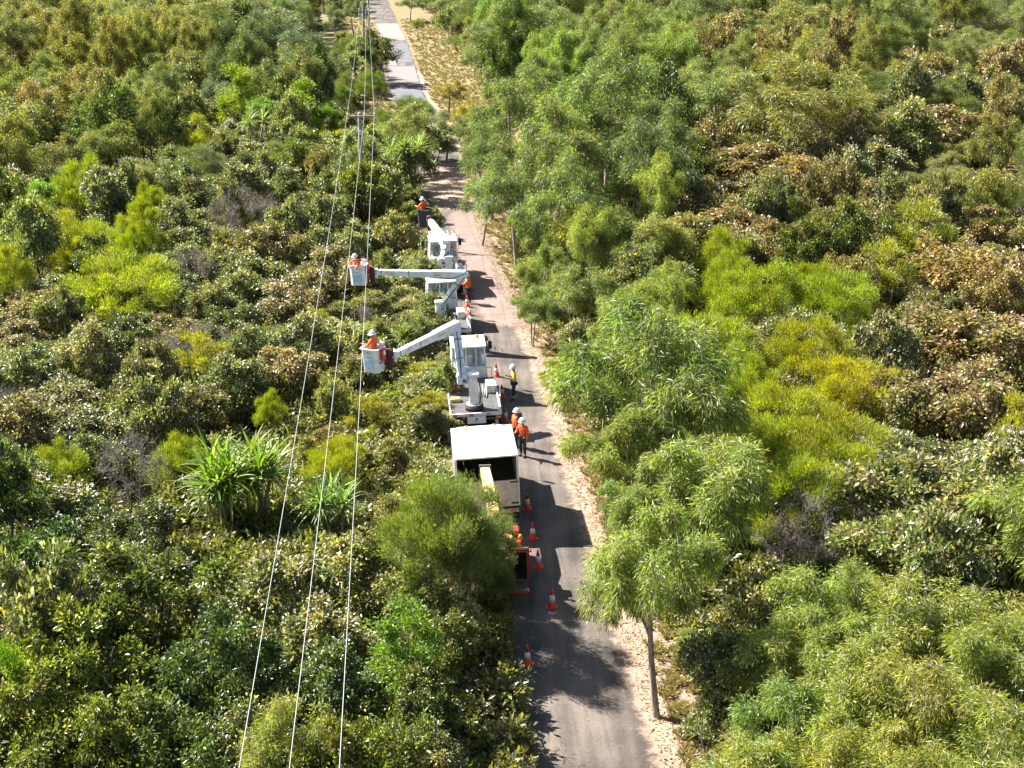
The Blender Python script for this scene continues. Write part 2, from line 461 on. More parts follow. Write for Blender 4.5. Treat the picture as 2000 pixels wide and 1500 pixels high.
def leaf_geo(P, A, S, L, W, droop, fold):
    """diamond leaves folded along the midrib: 4 verts, 2 triangles each"""
    n = len(P)
    N = unit(np.cross(S, A))
    mid = P + A * (L * 0.45)[:, None]
    tip = P + A * L[:, None]; tip[:, 2] -= droop * L
    mid[:, 2] -= droop * L * 0.12
    l = mid + S * (W / 2)[:, None] + N * (W * fold)[:, None]
    r = mid - S * (W / 2)[:, None] + N * (W * fold)[:, None]
    V = np.stack([P, r, tip, l], 1).reshape(-1, 3)
    b = np.arange(n)[:, None] * 4
    F = np.concatenate([b + np.array([[0, 1, 2]]), b + np.array([[0, 2, 3]])], 0)
    return V, F

def tube_geo(pts, rad, n):
    pts = np.asarray(pts); m = len(pts)
    d = np.gradient(pts, axis=0); d = unit(d)
    x = unit(np.cross(d, np.array([0.31, 0.17, 0.93]))); y = np.cross(d, x)
    a = np.arange(n) * 2 * math.pi / n
    V = pts[:, None, :] + (x[:, None, :] * np.cos(a)[None, :, None] + y[:, None, :] * np.sin(a)[None, :, None]) * np.asarray(rad)[:, None, None]
    i = np.arange(m * n).reshape(m, n)
    F = np.stack([i[:-1], np.roll(i[:-1], -1, 1), np.roll(i[1:], -1, 1), i[1:]], -1).reshape(-1, 4)
    return V.reshape(-1, 3), F

def bez(a, b, c, m):
    t = np.linspace(0, 1, m)[:, None]
    return a * (1 - t) ** 2 + 2 * b * t * (1 - t) + c * t ** 2

class Geo:
    def __init__(s): s.V = []; s.F = {3: [], 4: []}; s.C = []; s.n = 0
    def add(s, V, F, C=None):
        s.V.append(V); s.F[F.shape[1]].append(F + s.n); s.n += len(V)
        if C is not None: s.C.append(C)
    def mesh(s, name, mat, smooth=False):
        F = [np.concatenate(f) for f in s.F.values() if f]
        return np_mesh(name, np.concatenate(s.V), F, mat, np.concatenate(s.C) if s.C else None, smooth)

def pick(rg, pal, n):
    w = np.array([p[0] for p in pal], float); w /= w.sum()
    c = np.array([p[1] for p in pal], float)
    return c[rg.choice(len(pal), n, p=w)]

def gen_tree(name, seed, H, W, base, n_clump, rc, n_leaf, leafL, leafW, style, pal, bark, mat, droop=0.15,
             trunk_r=0.1, stems=1, flat=0.75, tip_pal=None, tip_frac=0.0, twig=6, shell=2.6, lobes=0.22, lean=0.06, open_=0.0, n_lobe=12, lobe_r=0.17, lobe_flat=0.85):
    rg = np.random.default_rng(seed)
    ph = rg.uniform(0, 6.28, 6)
    zc = H * (base + 1) / 2; az = H * (1 - base) / 2
    # billowing lobes fill an uneven envelope; leaf clumps sit on the lobes' outer shells, with gaps between lobes
    nl = n_lobe; Lb = []; tries = 0
    mind = lobe_r * W * 1.05
    while len(Lb) < nl and tries < 4000:
        tries += 1
        if tries % 400 == 0: mind *= 0.85
        d = unit(rg.normal(size=3)); r = rg.uniform() ** (1 / shell)
        if d[2] < -0.45: continue
        th = math.atan2(d[1], d[0])
        k = 1 + lobes * (math.sin(2 * th + ph[0]) * 0.5 + math.sin(3 * th + ph[1] + 2 * d[2]) * 0.7 + math.sin(5 * d[2] + ph[2]) * 0.4)
        R = lobe_r * W * rg.uniform(0.75, 1.2)
        p = np.array([d[0] * max(0.1, W / 2 - R * 0.8) * r * k, d[1] * max(0.1, W / 2 - R * 0.8) * r * k, zc + d[2] * max(0.1, az - R * 0.75) * r * (0.85 + 0.15 * k)])
        if all(np.sum((p - q[0]) ** 2) > mind ** 2 for q in Lb): Lb.append((p, R))
    C = []
    for (p, R) in Lb:
        for _ in range(max(2, n_clump // len(Lb))):
            d = unit(rg.normal(size=3) + np.array([0, 0, 0.55]) + unit(p - np.array([0, 0, zc - az * 0.4])) * 0.7)
            q = p + d * np.array([1, 1, lobe_flat]) * R * rg.uniform(0.45, 1.0)
            q[2] = max(q[2], 0.15)
            C.append(q)
    C = np.array(C)
    g = Geo()
    # trunk and limbs: every clump hangs on the nearest lower piece of the skeleton
    sk = []; skr = []
    for s_ in range(stems):
        ang = rg.uniform(0, 6.28); sp = 0.0 if stems == 1 else rg.uniform(0.06, 0.16) * W
        top = np.array([math.cos(ang) * (sp * 2 + lean * W * rg.uniform(-1, 1)), math.sin(ang) * (sp * 2 + lean * W * rg.uniform(-1, 1)), H * rg.uniform(0.62, 0.82)])
        b0 = np.array([math.cos(ang) * sp * 0.3, math.sin(ang) * sp * 0.3, -0.12])
        pts = bez(b0, (b0 + top) / 2 + np.array([*rg.normal(0, 0.085 * W, 2), 0]), top, 9)
        r = trunk_r * (1 if stems == 1 else 0.7) * np.linspace(1.15, 0.3, 9)
        g.add(*tube_geo(pts, r, 7))
        sk += list(pts[2:]); skr += list(r[2:])
    order = np.argsort(np.linalg.norm(C - np.array([0, 0, H * base]), axis=1))
    for i in order:
        c = C[i]
        if c[2] < H * 0.22 and stems == 1 and rg.uniform() < 0.8: continue
        S_ = np.array(sk); dd = np.linalg.norm(S_ - c, axis=1) + np.maximum(0, S_[:, 2] - c[2] + 0.15) * 3
        j = int(np.argmin(dd)); a = S_[j]
        if np.linalg.norm(a - c) < 0.05: continue
        mid = (a + c) / 2 + np.array([*rg.normal(0, 0.06, 2), 0.12 * np.linalg.norm(c - a)])
        pts = bez(a, mid, c, 6)
        r0 = max(0.008, min(skr[j] * 0.75, trunk_r * 0.6)); r = np.linspace(r0, max(0.005, r0 * 0.35), 6)
        g.add(*tube_geo(pts, r, 5))
        sk += list(pts[2:]); skr += list(r[2:])
        for _ in range(twig):
            e = c + unit(rg.normal(size=3) + np.array([0, 0, 0.25])) * rc * rg.uniform(0.6, 1.05)
            g.add(*tube_geo(np.array([c, (c + e) / 2 + rg.normal(0, 0.03, 3), e]), [max(0.004, r[-1] * 0.7), 0.005, 0.003], 3))
    trunk = g.mesh(name + "_trunk", bark, True)
    # leaves
    per = max(1, n_leaf // len(C)); n = per * len(C)
    ci = np.repeat(np.arange(len(C)), per)
    csz = rg.uniform(0.6, 1.4, len(C))[ci]
    d = unit(rg.normal(size=(n, 3))); r = rg.uniform(size=n) ** (1 / 2.2) * rc * csz * np.where(rg.uniform(size=n) < 0.14, rg.uniform(1.0, 1.75, n), 1.0)
    off = d * r[:, None]; off[:, 2] *= flat
    if style == 'weep': off[:, 2] -= 0.25 * rc * rg.uniform(size=n)
    P = C[ci] + off
    P[:, 2] = np.maximum(P[:, 2], 0.05)
    rnd = rg.normal(size=(n, 3))
    up = np.array([0, 0, 1.0])
    outw = unit(P - np.array([0, 0, zc - 0.3 * az]))
    if style == 'broad': A = unit(d * 0.7 + outw * 0.35 + rnd * 0.6 - up * 0.05)
    elif style == 'weep': A = unit(d * 0.65 + rnd * 0.42 + outw * 0.32 - up * 0.6)
    else: A = unit(d * 0.45 + outw * 0.6 + rnd * 0.35 + up * 0.5)
    if style == 'weep': S = unit(np.cross(A, rnd[:, ::-1] + 0.001))
    else: S = unit(np.cross(A, up + rnd[:, ::-1] * 0.7))
    L = leafL * rg.uniform(0.65, 1.3, n); Wd = leafW * rg.uniform(0.7, 1.25, n)
    V, F = leaf_geo(P, A, S, L, Wd, droop, 0.16 if style != 'fine' else 0.05)
    col = pick(rg, pal, n)
    if tip_pal:
        h = (P[:, 2] - (zc - az)) / (2 * az); q = np.linalg.norm(off, axis=1) / (rc * csz)
        msk = rg.uniform(size=n) < tip_frac * np.clip(h * 1.5 - 0.35, 0, 1) * np.clip(q * 1.4 - 0.3, 0, 1)
        tc = pick(rg, tip_pal, n); col = np.where(msk[:, None], tc, col)
    col = col * rg.uniform(0.8, 1.2, (len(C), 1))[ci] * rg.uniform(0.6, 1.4, (n, 1))
    hue = rg.normal(0, 0.07, len(C))[ci]
    col[:, 0] *= 1 + hue
    crown = np_mesh(name + "_crown", V, [F], mat, np.repeat(np.clip(col, 0, 0.9), 4, 0))
    return trunk, crown, H, W

OLIVE = [(5, (0.109, 0.125, 0.032)), (3, (0.165, 0.172, 0.054)), (1.5, (0.245, 0.211, 0.120)), (0.9, (0.245, 0.159, 0.120)), (2.0, (0.056, 0.076, 0.022)), (0.5, (0.368, 0.306, 0.063)), (1.3, (0.332, 0.332, 0.275))]
DEEP = [(5, (0.060, 0.082, 0.011)), (3, (0.099, 0.120, 0.017)), (1.2, (0.166, 0.170, 0.030)), (0.4, (0.208, 0.160, 0.049)), (1.5, (0.033, 0.048, 0.008)), (0.8, (0.250, 0.250, 0.127))]
BROWN = [(5, (0.141, 0.135, 0.037)), (2.4, (0.234, 0.161, 0.083)), (1.2, (0.258, 0.140, 0.088)), (2, (0.074, 0.073, 0.022)), (1.6, (0.372, 0.291, 0.198)), (1.5, (0.186, 0.192, 0.050))]
WEEP = [(5, (0.136, 0.175, 0.028)), (3, (0.195, 0.228, 0.040)), (1.8, (0.270, 0.280, 0.078)), (1.2, (0.071, 0.100, 0.021)), (0.6, (0.320, 0.327, 0.239))]
EUC = [(5, (0.112, 0.135, 0.037)), (3, (0.167, 0.181, 0.057)), (1.8, (0.241, 0.233, 0.102)), (1.3, (0.059, 0.077, 0.023)), (0.7, (0.298, 0.292, 0.239))]
LIME = [(5, (0.221, 0.240, 0.006)), (3, (0.280, 0.282, 0.008)), (1.5, (0.137, 0.162, 0.008)), (0.9, (0.263, 0.228, 0.100))]
GOLD = [(4, (0.108, 0.127, 0.024)), (2, (0.165, 0.165, 0.033)), (1, (0.066, 0.086, 0.020))]
GTIP = [(3, (0.29, 0.235, 0.05)), (2, (0.25, 0.225, 0.045)), (1, (0.33, 0.215, 0.09))]
VIVID = [(5, (0.155, 0.207, 0.010)), (3, (0.229, 0.275, 0.014)), (1.3, (0.086, 0.134, 0.012))]
YELL = [(4, (0.20, 0.205, 0.018)), (3, (0.26, 0.235, 0.02)), (1.5, (0.13, 0.15, 0.02)), (0.5, (0.3, 0.2, 0.06))]
SMOKE = [(4, (0.105, 0.130, 0.030)), (3, (0.090, 0.115, 0.048)), (2, (0.15, 0.17, 0.03)), (1, (0.06, 0.08, 0.03))]
GREYTW = [(3, (0.16, 0.13, 0.10)), (2, (0.22, 0.17, 0.12)), (1, (0.12, 0.12, 0.05))]

PROTO = {}
def reg(key, n, **kw):
    base_seed = kw.pop('seed')
    PROTO[key] = [gen_tree(key, base_seed + i * 17, **{k: (v(i) if callable(v) else v) for k, v in kw.items()}) for i in range(n)]
# broad glossy olive shrub, big dark broadleaf, brown broadleaf, weeping narrow leaf, tall eucalypt, fine lime wattle ...
reg('olive', 4, seed=100, H=3.4, W=3.6, base=0.10, n_clump=60, rc=0.36, n_leaf=7000, leafL=0.18, leafW=0.085, style='broad', pal=OLIVE, bark=BARK_GREY, mat=M_GLOSS, trunk_r=0.07, stems=3, n_lobe=15, lobe_r=0.16)
reg('deep', 3, seed=200, H=4.6, W=4.4, base=0.10, n_clump=84, rc=0.40, n_leaf=10000, leafL=0.175, leafW=0.08, style='broad', pal=DEEP, bark=BARK_DARK, mat=M_GLOSS, trunk_r=0.11, stems=2, n_lobe=18, lobe_r=0.15)
reg('brown', 4, seed=300, H=3.6, W=3.8, base=0.12, n_clump=60, rc=0.36, n_leaf=6500, leafL=0.18, leafW=0.088, style='broad', pal=BROWN, bark=BARK_DARK, mat=M_GLOSS, trunk_r=0.08, stems=3, droop=0.3, n_lobe=15, lobe_r=0.16)
reg('weep', 4, seed=400, H=6.2, W=4.6, base=0.20, n_clump=84, rc=0.42, n_leaf=20000, leafL=0.215, leafW=0.033, style='weep', pal=WEEP, bark=BARK_PALE, mat=M_LEAF, trunk_r=0.13, stems=lambda i: 1 + i % 2, flat=0.92, lobes=0.26, tip_pal=YELL, tip_frac=0.22, n_lobe=18, lobe_r=0.14, lobe_flat=0.95)
reg('euc', 4, seed=500, H=9.0, W=6.0, base=0.2, n_clump=96, rc=0.50, n_leaf=16000, leafL=0.26, leafW=0.042, style='weep', pal=EUC, bark=BARK_PALE, mat=M_LEAF, trunk_r=0.15, stems=1, flat=1.0, lobes=0.36, tip_pal=YELL, tip_frac=0.4, lean=0.12, n_lobe=20, lobe_r=0.125, lobe_flat=1.0)
reg('lime', 3, seed=600, H=3.6, W=4.2, base=0.05, n_clump=110, rc=0.34, n_leaf=26000, leafL=0.14, leafW=0.018, style='fine', pal=LIME, bark=BARK_DARK, mat=M_LEAF, trunk_r=0.08, stems=3, flat=0.75, droop=0.0, lobes=0.14, shell=3.6, n_lobe=20, lobe_r=0.14)
reg('gold', 3, seed=700, H=7.0, W=5.2, base=0.16, n_clump=90, rc=0.46, n_leaf=14000, leafL=0.22, leafW=0.048, style='weep', pal=GOLD, bark=BARK_DARK, mat=M_LEAF, trunk_r=0.13, stems=1, flat=0.9, lobes=0.34, tip_pal=GTIP, tip_frac=0.55, n_lobe=17, lobe_r=0.145)
reg('vivid', 3, seed=800, H=6.0, W=3.8, base=0.08, n_clump=70, rc=0.40, n_leaf=9500, leafL=0.16, leafW=0.06, style='broad', pal=VIVID, bark=BARK_DARK, mat=M_LEAF, trunk_r=0.10, stems=2, flat=0.95, lobes=0.3, n_lobe=14, lobe_r=0.17)
reg('yellow', 2, seed=900, H=4.8, W=3.8, base=0.12, n_clump=60, rc=0.40, n_leaf=8500, leafL=0.20, leafW=0.038, style='fine', pal=YELL, bark=BARK_DARK, mat=M_LEAF, trunk_r=0.08, stems=2, lobes=0.3, n_lobe=13, lobe_r=0.16)
reg('smoke', 2, seed=950, H=5.2, W=4.8, base=0.22, n_clump=120, rc=0.46, n_leaf=27000, leafL=0.18, leafW=0.021, style='fine', pal=SMOKE, bark=BARK_GREY, mat=M_LEAF, trunk_r=0.08, stems=3, lobes=0.25, droop=0.1, n_lobe=17, lobe_r=0.15)
reg('bare', 2, seed=980, H=3.2, W=3.4, base=0.1, n_clump=60, rc=0.45, n_leaf=900, leafL=0.12, leafW=0.02, style='fine', pal=GREYTW, bark=BARK_GREY, mat=M_DRY, trunk_r=0.06, stems=4, twig=16, droop=0.2, n_lobe=14)
reg('sapling', 3, seed=990, H=1.5, W=1.7, base=0.05, n_clump=20, rc=0.26, n_leaf=800, leafL=0.2, leafW=0.092, style='broad', pal=OLIVE, bark=BARK_GREY, mat=M_GLOSS, trunk_r=0.025, stems=3, n_lobe=7)

KINDS = {   # object name, category, look
    'olive': ('broadleaf_shrub', 'shrub', 'glossy olive shrub'),
    'deep': ('broadleaf_tree', 'tree', 'dark glossy broadleaf tree'),
    'brown': ('brown_leaved_shrub', 'shrub', 'rusty brown leafy shrub'),
    'weep': ('weeping_tree', 'tree', 'light green drooping tree'),
    'euc': ('eucalyptus_tree', 'tree', 'grey green eucalypt'),
    'lime': ('wattle_bush', 'shrub', 'lime green wattle bush'),
    'gold': ('golden_tipped_tree', 'tree', 'golden tipped tree'),
    'vivid': ('bright_green_tree', 'tree', 'vivid yellow green tree'),
    'yellow': ('yellow_green_shrub', 'shrub', 'mustard yellow shrub'),
    'smoke': ('feathery_wattle', 'tree', 'feathery grey green wattle'),
    'bare': ('leafless_shrub', 'shrub', 'leafless twiggy grey shrub'),
    'sapling': ('sapling', 'shrub', 'little olive sapling'),
}
def zone_of(x, y):
    ex = float(edge_x(y)); wire = -11.6 + (100.3 - y) * 0.0825 if y < 101 else -11.6 - (y - 101) * 0.03
    if x > ex:
        if x < ex + 4.5: return 'on the verge facing the trucks' if y < 95 else 'at the edge of the grassy clearing'
        if y < 52: return 'in the scrub across from the chipper'
        if y < 75: return 'in the scrub across from the parked trucks'
        if y < 100: return 'in the scrub across from the orange workers'
        if y < 130: return 'in the tall scrub past the last truck'
        return 'in the far woodland by the grassy clearing'
    if y > 140: return 'in the far woodland past the power pole'
    if y > 101: return 'in the scrub level with the power pole'
    if x > wire + 1.2: return 'between the power lines and the trucks' if y > 53 else 'between the power lines and the chipper'
    if y > 88: return 'beyond the power lines near the pole'
    if y > 68: return 'across the power lines from the raised buckets'
    if y > 50: return 'across the power lines from the box truck'
    return 'across the power lines from the chipper'

LABELS = []
TREES = []      # x, y, w, h  (for spacing)
def plant(kind, x, y, w, h, tint=(1, 1, 1), rot=None, label=None, var=None, lean=None):
    protos = PROTO[kind]
    i = random.randrange(len(protos)) if var is None else var % len(protos)
    tm, cm, H, W = protos[i]
    name, cat, look = KINDS[kind]
    e = empty(name, (x, y, 0.0), (random.gauss(0, 0.03) if lean is None else lean[0], random.gauss(0, 0.03) if lean is None else lean[1], random.uniform(0, 6.28) if rot is None else rot))
    s = w / W
    e.scale = (s * random.uniform(0.92, 1.08), s * random.uniform(0.92, 1.08), h / H)
    a = link("trunk", tm, None, e); b = link("crown", cm, None, e)
    k = random.gauss(1, 0.07)
    b.color = (tint[0] * k * random.gauss(1, 0.05), tint[1] * k, tint[2] * k * random.gauss(1, 0.06), 1)
    tag(e, None, cat)
    if label: tag(e, label)
    else: LABELS.append((e, kind, x, y, w, h, k * tint[1]))
    TREES.append((x, y, w, h))
    return e

def plant_px(kind, u, vtop, wpx, h, **kw):
    """crown top seen at pixel (u, vtop) for a tree of height h; crown width given in photograph pixels"""
    p = at(u, vtop, h); m = at(u, vtop, h * 0.7)
    return plant(kind, p.x, p.y, wpx / ppm((p.x, p.y, h * 0.6)), h, **kw)
# ------------------------------------------------------------------ trees one can pick out in the photograph
HAND = [
 # right of the lane, near to far
 ('weep', 1300, 985, 250, 7.2, (1, 1, 1)), ('weep', 1405, 830, 300, 7.0, (1, 1.03, 1)), ('weep', 1285, 590, 340, 9.0, (1.0, 1.0, 1)), ('weep', 1222, 780, 170, 5.8, (1, 1, 1)),
 ('weep', 1215, 930, 140, 4.0, (0.95, 1, 1)), ('weep', 1560, 1190, 240, 4.4, (1.15, 1.08, 0.9)), ('weep', 1640, 1090, 240, 5.0, (1, 1, 1.1)), ('weep', 1790, 1130, 280, 5.2, (1.1, 1.05, 1)),
 ('weep', 1930, 1190, 280, 5.2, (1.1, 1.05, 1)), ('weep', 1690, 1260, 260, 5.0, (1.12, 1.05, 1)), ('weep', 1550, 1330, 260, 5.0, (1.12, 1.06, 1)), ('weep', 1830, 1290, 300, 5.4, (1.15, 1.06, 1)),
 ('weep', 1480, 1440, 240, 4.6, (1.12, 1.06, 1)), ('weep', 1650, 1410, 260, 5.0, (1.15, 1.06, 1)), ('weep', 1960, 1370, 280, 5.4, (1.12, 1.05, 1)), ('weep', 1800, 1440, 260, 5.2, (1.12, 1.06, 1)),
 ('olive', 1480, 1160, 190, 3.8, (1.15, 1.15, 1)), ('olive', 1420, 1230, 160, 3.2, (0.9, 1, 1)), ('deep', 1640, 1080, 120, 3.0, (0.8, 0.9, 1)), ('olive', 1400, 1360, 120, 2.2, (1, 1.05, 1)),
 ('lime', 1115, 690, 130, 2.6, (1, 1, 1)), ('lime', 1490, 515, 210, 5.0, (0.95, 1, 1)), ('lime', 1620, 520, 210, 5.0, (0.9, 1, 1)), ('lime', 1400, 610, 220, 4.6, (1, 1, 1)),
 ('lime', 1590, 620, 200, 4.6, (1.05, 0.98, 1)), ('lime', 1450, 680, 180, 4.0, (0.95, 1, 1)), ('lime', 1670, 690, 240, 4.6, (1.15, 0.98, 1)), ('lime', 1540, 750, 250, 4.4, (1.1, 1, 1)),
 ('lime', 1620, 800, 260, 4.4, (1.05, 1, 1)), ('lime', 1480, 810, 170, 4.0, (1, 1, 1)), ('lime', 1560, 880, 240, 4.4, (0.95, 1, 1)), ('lime', 1420, 720, 150, 3.4, (0.8, 0.92, 1)),
 ('bare', 1600, 960, 170, 3.6, (1, 1, 1)), ('bare', 1680, 930, 150, 3.4, (1, 1, 1)), ('bare', 1540, 1000, 130, 3.0, (1, 1, 1)),
 ('olive', 1790, 880, 290, 4.4, (1.1, 1.12, 1)), ('olive', 1910, 950, 290, 4.2, (1.1, 1.12, 1)), ('olive', 1760, 1010, 240, 3.8, (1.15, 1.15, 1)), ('olive', 1980, 850, 240, 4.4, (1.05, 1.05, 1)),
 ('yellow', 1810, 390, 190, 5.4, (1, 1, 1)), ('yellow', 1740, 470, 160, 4.8, (1, 1.02, 1)), ('yellow', 1700, 560, 110, 3.6, (1, 1, 1)),
 ('brown', 1480, 270, 210, 5.0, (1, 1, 1)), ('brown', 1330, 420, 170, 4.8, (1, 1, 1)), ('brown', 1430, 400, 200, 4.8, (1.1, 0.95, 1)), ('brown', 1570, 300, 190, 5.2, (1.1, 0.95, 1)), ('brown', 1800, 205, 210, 5.6, (1.1, 0.95, 1)),
 ('brown', 1900, 470, 240, 5.0, (1.15, 0.98, 1)), ('brown', 1820, 600, 240, 4.4, (1.1, 1, 1)), ('brown', 1930, 610, 260, 4.6, (1.15, 1, 1)), ('brown', 1760, 720, 220, 4.2, (1, 1.02, 1)), ('brown', 1900, 720, 260, 4.4, (1.1, 1, 1)),
 ('weep', 1225, 410, 160, 6.0, (1, 1, 1.05)), ('weep', 1150, 395, 150, 6.0, (1.2, 1.08, 0.9)), ('weep', 1065, 470, 120, 4.8, (1, 1, 1)), ('weep', 1290, 405, 130, 6.2, (1.15, 0.98, 1)), ('weep', 1130, 520, 130, 4.6, (1.05, 1.02, 1)),
 ('weep', 1215, 560, 150, 4.8, (1, 1, 1)), ('weep', 1040, 560, 90, 3.4, (1, 1, 1)), ('weep', 1290, 520, 130, 4.6, (1, 1, 1)),
 ('euc', 1190, 95, 225, 12.5, (1, 1.02, 1)), ('euc', 1010, 110, 170, 11.0, (1, 1.05, 1)), ('euc', 1085, 185, 195, 11.0, (0.95, 1.02, 1)), ('euc', 1260, 185, 190, 10.5, (0.85, 0.95, 1)),
 ('euc', 960, 235, 140, 7.5, (1, 1.05, 1)), ('euc', 1010, 290, 190, 7.8, (0.85, 1.0, 1)), ('euc', 1120, 280, 190, 9.2, (0.85, 0.98, 1)), ('euc', 940, 330, 100, 5.4, (1, 1.05, 1)),
 ('euc', 1560, 110, 270, 10.5, (1.25, 1.12, 0.95)), ('euc', 1420, 130, 200, 8.0, (1.15, 1.08, 1)), ('euc', 1660, 170, 200, 7.5, (1.2, 1.05, 0.95)), ('gold', 1480, 75, 120, 6.5, (1.3, 1.1, 0.8)), ('gold', 1575, 62, 140, 6.5, (1.35, 1.1, 0.8)),
 ('gold', 875, 150, 70, 4.0, (1.5, 1.2, 0.8)), ('gold', 905, 190, 60, 3.8, (1.5, 1.2, 0.8)), ('smoke', 818, 190, 75, 4.0, (1, 1.05, 0.8)), ('euc', 870, 215, 90, 4.6, (1.05, 1.05, 1)), ('euc', 880, -20, 90, 6.5, (1, 1, 1)),
 ('smoke', 818, 35, 32, 3.0, (1, 1, 0.8)), ('euc', 800, -15, 60, 5.0, (1.1, 1.1, 0.9)),
 # left of the lane
 ('smoke', 885, 925, 245, 6.0, (1.3, 1.3, 1.1)), ('smoke', 945, 1060, 125, 3.0, (1.0, 1.08, 1.3)), ('smoke', 972, 1110, 80, 2.0, (1.0, 1.12, 1.2)), ('smoke', 955, 985, 130, 3.5, (1.05, 1.15, 1.3)), ('smoke', 905, 1000, 170, 4.0, (1.15, 1.18, 1.3)), ('smoke', 815, 950, 185, 5.8, (1.35, 1.3, 0.9)), ('smoke', 800, 985, 90, 3.2, (1.1, 1.12, 0.7)),
 ('vivid', 780, 1190, 190, 4.2, (0.72, 0.92, 1)), ('deep', 825, 1290, 180, 3.4, (1, 1.05, 1)), ('olive', 905, 1180, 120, 2.4, (1.25, 1.18, 1)), ('olive', 690, 1050, 230, 3.4, (1.25, 1.15, 1)), ('olive', 800, 1110, 150, 3.0, (1.2, 1.12, 1)),
 ('olive', 540, 1080, 220, 3.6, (1.05, 1.02, 1)), ('deep', 150, 1200, 300, 5.4, (1.35, 1.3, 1)), ('deep', 290, 1050, 330, 5.6, (1.05, 1.0, 1)), ('deep', 60, 1330, 280, 5.0, (1.3, 1.25, 1)), ('deep', 420, 1180, 280, 5.0, (0.85, 0.95, 1)),
 ('deep', 640, 1260, 240, 4.0, (1.05, 1.1, 1.1)), ('weep', 560, 1370, 200, 4.6, (1.0, 0.95, 1)), ('deep', 740, 1380, 240, 4.4, (1.35, 1.25, 1)), ('deep', 330, 1370, 300, 4.6, (0.9, 1, 1)), ('olive', 850, 1420, 120, 2.2, (1.1, 1, 1)), ('deep', 620, 1410, 220, 4.6, (1.3, 1.2, 1)),
 ('deep', 60, 1010, 280, 5.2, (0.75, 0.85, 1)), ('deep', 200, 1340, 220, 4.8, (1.2, 1.2, 1)), ('vivid', 10, 1270, 100, 5.0, (0.85, 1, 1)),
 ('lime', 235, 490, 250, 5.0, (0.92, 1.0, 1)), ('lime', 60, 395, 190, 5.4, (1.1, 1.0, 1)), ('lime', 150, 425, 150, 5.0, (1.12, 1.0, 1)), ('lime', 10, 470, 120, 5.2, (1, 1, 1)), ('vivid', 75, 355, 90, 5.0, (0.8, 1, 1)), ('lime', 255, 435, 70, 4.4, (0.9, 0.98, 1)),
 ('lime', 665, 850, 150, 2.8, (1.15, 1.0, 1)), ('lime', 335, 850, 115, 3.0, (0.95, 1, 1)), ('lime', 95, 862, 140, 3.2, (0.9, 0.95, 1.6)), ('lime', 525, 765, 70, 2.4, (1, 1, 1)), ('yellow', 720, 770, 100, 2.2, (1, 1, 1)), ('yellow', 620, 600, 70, 2.4, (1, 1, 1)),
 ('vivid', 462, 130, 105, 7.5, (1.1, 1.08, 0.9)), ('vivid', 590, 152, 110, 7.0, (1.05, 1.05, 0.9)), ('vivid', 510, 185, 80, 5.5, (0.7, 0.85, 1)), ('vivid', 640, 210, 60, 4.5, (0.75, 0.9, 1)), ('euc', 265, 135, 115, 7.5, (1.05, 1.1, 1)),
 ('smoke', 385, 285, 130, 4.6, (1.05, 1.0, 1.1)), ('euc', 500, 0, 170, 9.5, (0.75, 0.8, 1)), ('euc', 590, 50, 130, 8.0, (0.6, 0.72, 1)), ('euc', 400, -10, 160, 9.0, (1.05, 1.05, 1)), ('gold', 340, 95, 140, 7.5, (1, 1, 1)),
 ('gold', 150, 130, 150, 7.5, (1.1, 1, 1)), ('gold', 60, 160, 130, 7.2, (1.1, 1, 1)), ('gold', 210, 225, 140, 6.5, (1, 1, 1)), ('gold', 90, 250, 150, 6.5, (0.9, 0.95, 1)), ('gold', 270, 300, 130, 5.5, (0.8, 0.9, 1)), ('deep', 30, 205, 110, 6.0, (1.2, 1.3, 1.2)),
 ('deep', 737, 56, 92, 6.6, (1.05, 1.0, 1)), ('euc', 695, 78, 60, 5.4, (1.05, 1.05, 1)), ('bare', 655, 78, 55, 3.6, (0.6, 0.6, 0.6)), ('smoke', 680, 140, 70, 4.2, (1.3, 1.15, 0.9)), ('smoke', 745, 212, 60, 2.8, (1.25, 1.15, 0.8)),
 ('euc', 690, -15, 60, 7.0, (0.8, 0.85, 1)), ('euc', 650, 10, 45, 6.0, (0.85, 0.9, 1)),
 ('olive', 850, 245, 80, 3.6, (1.0, 1.05, 1)), ('olive', 720, 250, 90, 4.2, (1, 1.1, 1)), ('olive', 640, 265, 100, 4.0, (1.1, 1.15, 1)), ('olive', 700, 320, 110, 3.8, (0.9, 1, 1)), ('olive', 790, 360, 80, 2.8, (1, 1.1, 1)),
 ('olive', 850, 405, 40, 2.2, (1.2, 1.2, 1)),
 ('olive', 842, 572, 80, 2.4, (1.15, 1.15, 1)), ('olive', 850, 612, 75, 2.1, (1.15, 1.12, 1)), ('olive', 828, 500, 80, 2.3, (1.1, 1.12, 1)), ('olive', 845, 445, 60, 2.2, (1.1, 1.12, 1)), ('olive', 872, 700, 60, 2.6, (1.15, 1.15, 1)),
 ('deep', 705, 303, 115, 6.4, (1.5, 1.4, 1)), ('olive', 655, 318, 105, 5.4, (1.1, 1.12, 1)), ('olive', 748, 322, 100, 5.0, (1.1, 1.15, 1)), ('olive', 700, 365, 120, 4.4, (1.1, 1.1, 1)), ('olive', 640, 385, 110, 3.8, (1.1, 1.05, 1)),
]
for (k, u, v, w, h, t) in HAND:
    plant_px(k, u, v, w, h, tint=t)
